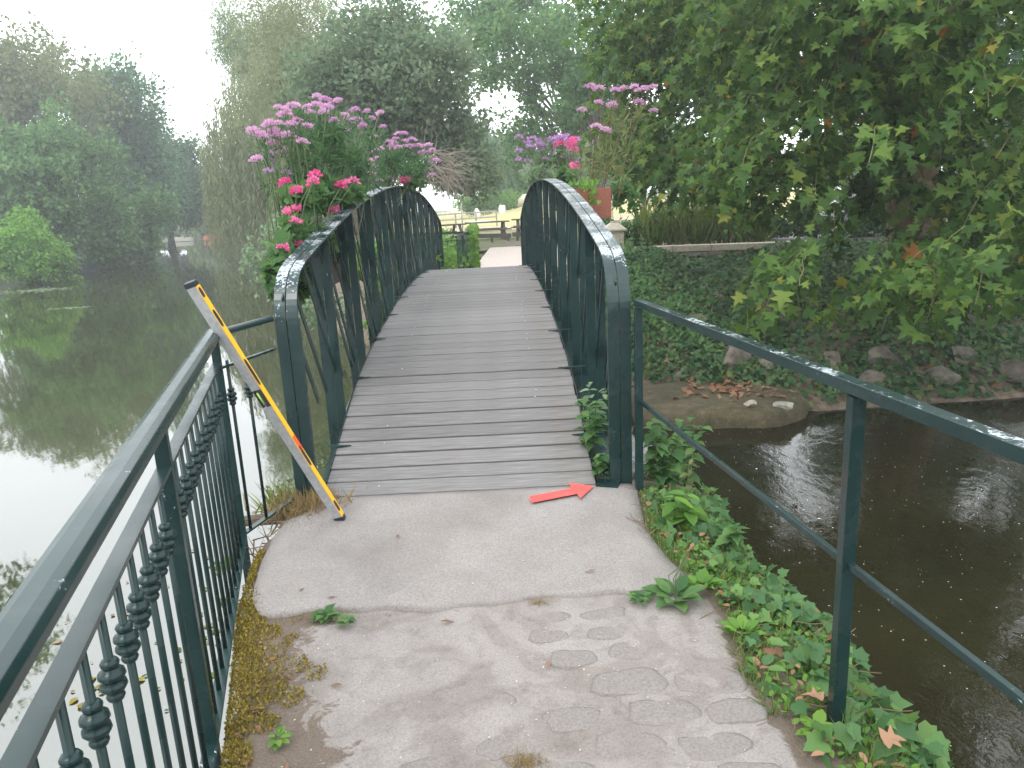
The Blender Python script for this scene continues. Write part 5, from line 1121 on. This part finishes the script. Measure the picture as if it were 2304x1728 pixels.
# ------------------------------------------------------------------ boats and the far landing
def boat(name, label, loc, rz, L_, w, h, mat, cat='boat'):
    t = thing(name, label, cat, loc); t.rotation_euler = (0, 0, rz); n = 12; V = []
    for i in range(n+1):
        s = i/n; k = (1-abs(2*s-1)**3.2)**.6 if name == 'canoe' else 1-.25*abs(2*s-1)**6; k = max(k, .03); up = .12*abs(2*s-1)**3
        for u_, z_ in ((-.5, 1), (-.38, .1), (.38, .1), (.5, 1), (.44, .97), (.33, .2), (-.33, .2), (-.44, .97)): V.append(((s-.5)*L_, u_*w*k, h*z_+up*(z_ > .5)*h))
    F = [(i*8+k, i*8+(k+1) % 8, (i+1)*8+(k+1) % 8, (i+1)*8+k) for i in range(n) for k in range(8)]+[tuple(range(8))[::-1], tuple(n*8+k for k in range(8))]
    MB().add(V, F).put('hull', mat, t, False)
    for s in (-.2, .2): MB().box((s*L_, 0, h*.8), (.25, w*.8, .03)).put('seat', M['oldwood'], t)
    return t
M['punt'] = simple('dark_blue_grey_hull', (.03, .045, .06), .6, 4, .2); M['canoe'] = simple('orange_red_hull', (.55, .15, .09), .6); M['palehull'] = simple('pale_hull', (.5, .46, .42), .6)
boat('punt', 'dark flat boat moored under the bright bush', (-27.4, 45.6, WATER-.05), .05, 4.8, 1.3, .46, M['punt'])
boat('canoe', 'orange canoe at the far end of the river', (-36.8, 96.3, WATER+.1), .1, 2.8, .8, .42, M['canoe'])
boat('rowing_boat', 'small pale boat at the far landing', (-41.6, 98.0, WATER), .0, 2.6, 1.0, .5, M['palehull'])
mb = MB(); mb.beam((-50, 100.2, WATER+.15), (-35.5, 98.5, WATER+.25), 1.0, .9); o = mb.put('landing_wall', M['rubble']); tag(o, 'low brownish landing wall across the far end of the river', 'wall')
# ------------------------------------------------------------------ park objects beyond the bridge
fr = thing('far_railing', 'green bar railing at the far left end of the bridge', 'railing', (-1.1, 16.5, 0))
def fp(mb, name, mat=M['paint'], par=fr, off=(1.1, -16.5, 0)):
    o = mb.put(name, mat, par); o.matrix_parent_inverse = Matrix.Translation(off); return o
fa, fb = Vector((-2.4, 17.5, 0)), Vector((-.84, 17.5, 0))
fp(MB().beam(fa+UZ*.98, fb+UZ*.98, .05, .04), 'top_rail'); fp(MB().beam(fa+UZ*.80, fb+UZ*.80, .03, .02), 'middle_rail'); fp(MB().beam(fa+UZ*.08, fb+UZ*.08, .03, .02), 'bottom_rail')
for k in range(17): p = fa.lerp(fb, (k+.5)/17); fp(MB().beam(p+UZ*.08, p+UZ*.8, .014, .014, (0, 1, 0)), 'bar')
for p in (fa, fb-Vector((.14, 0, 0)), fb): fp(MB().beam(p-UZ*.3, p+UZ*1.0, .05, .05, (0, 1, 0)), 'post')
fc = Vector((-.98, 15.1, 0)); fp(MB().beam(fb+UZ*.98, fc+UZ*.98, .05, .04), 'top_rail'); fp(MB().beam(fb+UZ*.1, fc+UZ*.1, .03, .02), 'bottom_rail')
for k in range(14): p = fb.lerp(fc, (k+.5)/14); fp(MB().beam(p+UZ*.1, p+UZ*.97, .014, .014, (0, 1, 0)), 'bar')
P = np.stack([rng.uniform(-.80, -.66, 900), rng.uniform(17.0, 18.2, 900), rng.uniform(0, 1.12, 900)], 1); o = scatter('climbing_ivy', L_IVY, P, nrm(rng.normal(size=P.shape)+[0, -.3, -.6]), nrm(rng.normal(size=P.shape)*.5+[0, -1, .3]), rng.uniform(.06, .12, 900), M['fresh_leaf']); tag(o, 'fresh green ivy column at the end post of the far railing', 'ivy')
def picnic(label, x, y_, rz, cloth=False, s=1.):
    z = hz(x, y_); t = thing('picnic_table', label, 'picnic table', (x, y_, z), 'picnic tables on the park lawn'); t.rotation_euler = (0, 0, rz)
    for k in range(4): MB().box((0, -.3+.2*k, .76), (1.9, .185, .05)).put('table_plank', M['oldwood'], t)
    for s_ in (-1, 1):
        for k in range(2): MB().box((0, s_*(.72+.17*k-.08), .45), (1.9, .15, .05)).put('seat_plank', M['oldwood'], t)
        MB().beam((s_*.65, -.78, .40), (s_*.65, .78, .40), .05, .12).put('cross_beam', M['oldwood'], t)
        for q in (-1, 1): MB().beam((s_*.70, q*.62, 0), (s_*.70, q*.25, .74), .10, .05).put('leg', M['oldwood'], t)
    if cloth: 
        o = MB().box((-.35 if x < 0 else .2, 0, .80), (.9, .8, .03)).put('white_sheet', M['white'], None); o.location = (x, y_, z); o.rotation_euler = (0, 0, rz); tag(o, label.replace('picnic table', 'sheet') if False else ('white sheet spread on the left picnic table' if x < 0 else 'white sheet spread on the right picnic table'), 'sheet')
M['white'] = simple('white_cloth', (.75, .75, .76), .7)
picnic('dark picnic table with a white sheet, left of the far lawn pair', -.75, 33.2, .12, True); picnic('dark picnic table with a white sheet, right of the far lawn pair', 1.3, 33.0, -.08, True)
picnic('dark picnic table farther left beyond the far green railing', -2.6, 31.5, .5)
def timber(label, a, b, legs):
    t = thing('timber_barrier', label, 'barrier', ((a[0]+b[0])/2, a[1], 0)); off = (-(a[0]+b[0])/2, -a[1], 0); z = hz(*a[:2])
    fp(MB().beam((a[0], a[1], z+.34), (b[0], b[1], z+.30), .12, .16), 'beam', M['oldwood'], t, off)
    for s in legs:
        p = Vector((a[0]+(b[0]-a[0])*s, a[1]+(b[1]-a[1])*s, z)); fp(MB().beam(p-UZ*.1, p+UZ*.3, .1, .1, (0, 1, 0)), 'post', M['oldwood'], t, off)
timber('low dark timber barrier at the end of the paving, left piece', (-1.25, 29.6), (.25, 29.4), (.08, .5, .92)); timber('low dark timber barrier at the end of the paving, right piece', (.3, 29.2), (2.6, 28.8), (.08, .5, .92))
bn = thing('compost_bin', 'teal tapered bin on the lawn by the right handrail', 'bin', (1.35, 38, hz(1.35, 38)))
MB().add([(-.5, -.5, 0), (.5, -.5, 0), (.5, .5, 0), (-.5, .5, 0), (-.34, -.34, .85), (.34, -.34, .85), (.34, .34, .85), (-.34, .34, .85)], [(3, 2, 1, 0), (0, 1, 5, 4), (1, 2, 6, 5), (2, 3, 7, 6), (3, 0, 4, 7), (4, 5, 6, 7)]).put('body', simple('teal_plastic', (.06, .15, .14), .5), bn, bevel=.03)
MB().box((0, 0, .88), (.74, .74, .06)).put('lid', simple('dark_teal_plastic', (.03, .08, .08), .5), bn, bevel=.02)
sp_ = thing('marker_pole', 'thin grey pole standing on the lawn near the far railing', 'pole', (-2.2, 40, hz(-2.2, 40))); MB().tube([(0, 0, -.1), (0, 0, 1.75)], .03, 8).put('shaft', M['alu'], sp_, True)
wf = thing('rail_fence', 'grey two-rail wooden fence climbing behind the far lawn', 'fence', (-4.5, 52, 0)); off = (4.5, -52, 0)
M['greywood'] = simple('grey_wood', (.30, .29, .27), .85)
for i in range(6):
    x = -7.5+i*1.4; z = hz(x, 52)+.03*i; fp(MB().beam((x, 52, z-.2), (x, 52, z+.95), .1, .1, (0, 1, 0)), 'post', M['greywood'], wf, off)
    if i < 5:
        z2 = hz(x+1.4, 52)+.03*(i+1)
        for q in (.5, .88): fp(MB().beam((x, 51.93, z+q), (x+1.4, 51.93, z2+q), .04, .1), 'rail', M['greywood'], wf, off)
gz = thing('white_tent', 'white pitched tent roof behind the crimson flower on the right', 'tent', (7.4, 40, .2))
MB().add([(-1.5, -1.5, 1.5), (1.5, -1.5, 1.5), (1.5, 1.5, 1.5), (-1.5, 1.5, 1.5), (0, 0, 2.15), (-1.5, -1.5, 1.25), (1.5, -1.5, 1.25), (1.5, 1.5, 1.25), (-1.5, 1.5, 1.25)], [(0, 1, 4), (1, 2, 4), (2, 3, 4), (3, 0, 4), (0, 5, 6, 1), (1, 6, 7, 2), (2, 7, 8, 3), (3, 8, 5, 0)]).put('roof', M['white'], gz)
for a in (-1.45, 1.45):
    for b in (-1.45, 1.45): MB().beam((a, b, 0), (a, b, 1.4), .05, .05, (0, 1, 0)).put('leg', M['white'], gz)
# white limestone stubs under the hedge
for i, (x, lb) in enumerate([(-2.2, 'left white stone stub below the far bright shrubs'), (-.1, 'right white stone stub below the far bright shrubs')]):
    o = put('stone_stub', rockm('stone_stub', .5, .4, .8, 70+i, M['white']), loc=(x, 63.5, hz(x, 63.5)-.1)); tag(o, lb, 'stone')
o = put('rock_outcrop', rockm('rock_outcrop', 6.5, 2, 1.2, 75, M['limestone'], 22), loc=(4.6, 65, hz(4.6, 65)-.3)); tag(o, 'pale rock outcrop at the top right of the far slope', 'rock')
# parked cars seen through the leaves
def car(label, loc, rz, paintc, L_=4.1, cat='car', group='cars parked behind the plane tree'):
    t = thing('parked_car', label, cat, loc, group); t.rotation_euler = (0, 0, rz); w = .86
    prof = [(-2.05, .35), (-2.05, .78), (-1.85, .92), (-1.55, 1.02), (-1.25, 1.38), (-.9, 1.46), (.35, 1.44), (1.05, .98), (1.85, .84), (2.05, .62), (2.05, .35)]
    V = []
    for s in (-1, 1):
        for x, z in prof: V.append((x, s*(w if z < 1.1 else w*.82), z))
    n = len(prof); F = [(i, (i+1) % n, n+(i+1) % n, n+i) for i in range(n)]+[tuple(range(n)), tuple(range(n, 2*n))[::-1]]
    MB().add(V, F).put('body', simple('car_paint', paintc, .25), t, bevel=.05)
    gl = M['glass']
    for s in (-1, 1):
        MB().add([(-1.2, s*.80, 1.05), (-1.0, s*.735, 1.36), (-.2, s*.735, 1.37), (-.2, s*.80, 1.03)], [(0, 1, 2, 3)]).put('window', gl, t); MB().add([(-.14, s*.80, 1.03), (-.14, s*.735, 1.37), (.3, s*.735, 1.36), (.85, s*.80, 1.0)], [(0, 1, 2, 3)]).put('window', gl, t)
    MB().add([(-1.575, -.66, 1.07), (-1.575, .66, 1.07), (-1.29, .6, 1.37), (-1.29, -.6, 1.37)], [(0, 1, 2, 3)]).put('rear_window', gl, t)
    MB().add([(.42, -.62, 1.41), (.42, .62, 1.41), (1.02, .72, 1.03), (1.02, -.72, 1.03)], [(0, 1, 2, 3)]).put('windscreen', gl, t)
    for s in (-1, 1):
        MB().box((-2.03, s*.68, .8), (.08, .26, .16)).put('tail_light', M['redlamp'], t, bevel=.02); MB().box((2.0, s*.62, .66), (.12, .34, .14)).put('headlight', M['white'], t, bevel=.03)
        for x in (-1.28, 1.28):
            R90 = Matrix.Rotation(math.pi/2, 4, 'X'); o = MB().lathe([(.18, -.1), (.30, -.1), (.325, -.07), (.325, .07), (.30, .1), (.18, .1)], 20).put('wheel', M['black'], t, True); o.matrix_basis = Matrix.Translation((x, s*.80, .325)) @ R90
            mb = MB()
            for k in range(9): a = 2*math.pi*k/9; mb.beam((.03*math.cos(a), .03*math.sin(a), 0), (.20*math.cos(a), .20*math.sin(a), 0), .035, .02, (0, 0, 1))
            mb.lathe([(.05, -.012), (.05, .02)], 10); mb.lathe([(.2, -.012), (.225, -.012), (.225, .012), (.2, .012)], 20); r_ = mb.put('rim', M['alu'], o); r_.location = (0, 0, -s*.10)
    return t
M['glass'] = simple('car_glass', (.03, .035, .04), .05); M['redlamp'] = simple('red_lamp', (.6, .02, .02), .3)
car('dark blue car with bright rim behind the plane tree', (16.4, 24.3, .1), .1, (.03, .035, .06)); car('silver car glimpsed left of the plane tree trunk', (13.6, 28.5, .1), .2, (.45, .46, .48)); car('white car at the right edge beyond the leaves', (20.6, 24.8, .1), .05, (.7, .7, .7))

# ------------------------------------------------------------------ tree whose crown overhangs behind the photographer's left (mirrored in the water)
tree('leaning_tree', 'tree on the left bank leaning over the river, mirrored in the water at lower left', (-23.5, 16, -.6), [(-12.6, 16.3, 5.3, 1.5, 1.5, 1.5, 1), (-13.6, 15.8, 6.4, 1.6, 1.5, 1.3, 1), (-15.5, 16, 7.2, 2.2, 2, 1.6, .8), (-19, 16, 8, 3, 2.5, 2, .7), (-23, 16, 8.5, 3.5, 3, 2.5, .6)], 9000, .15, 'tree_mid', None, .35, tl=.55)
# ------------------------------------------------------------------ air
hm = bpy.data.materials.new('air_haze'); hm.use_nodes = True; n = hm.node_tree; n.nodes.clear()
pv = n.nodes.new('ShaderNodeVolumePrincipled'); pv.inputs['Color'].default_value = (.93, .97, 1, 1); pv.inputs['Density'].default_value = .0020; pv.inputs['Anisotropy'].default_value = .3
n.links.new(pv.outputs[0], n.nodes.new('ShaderNodeOutputMaterial').inputs['Volume'])
mb = MB(); mb.box((0, 100, 12.0), (310, 330, 32.5)); mb.put('haze', hm, kind='stuff')
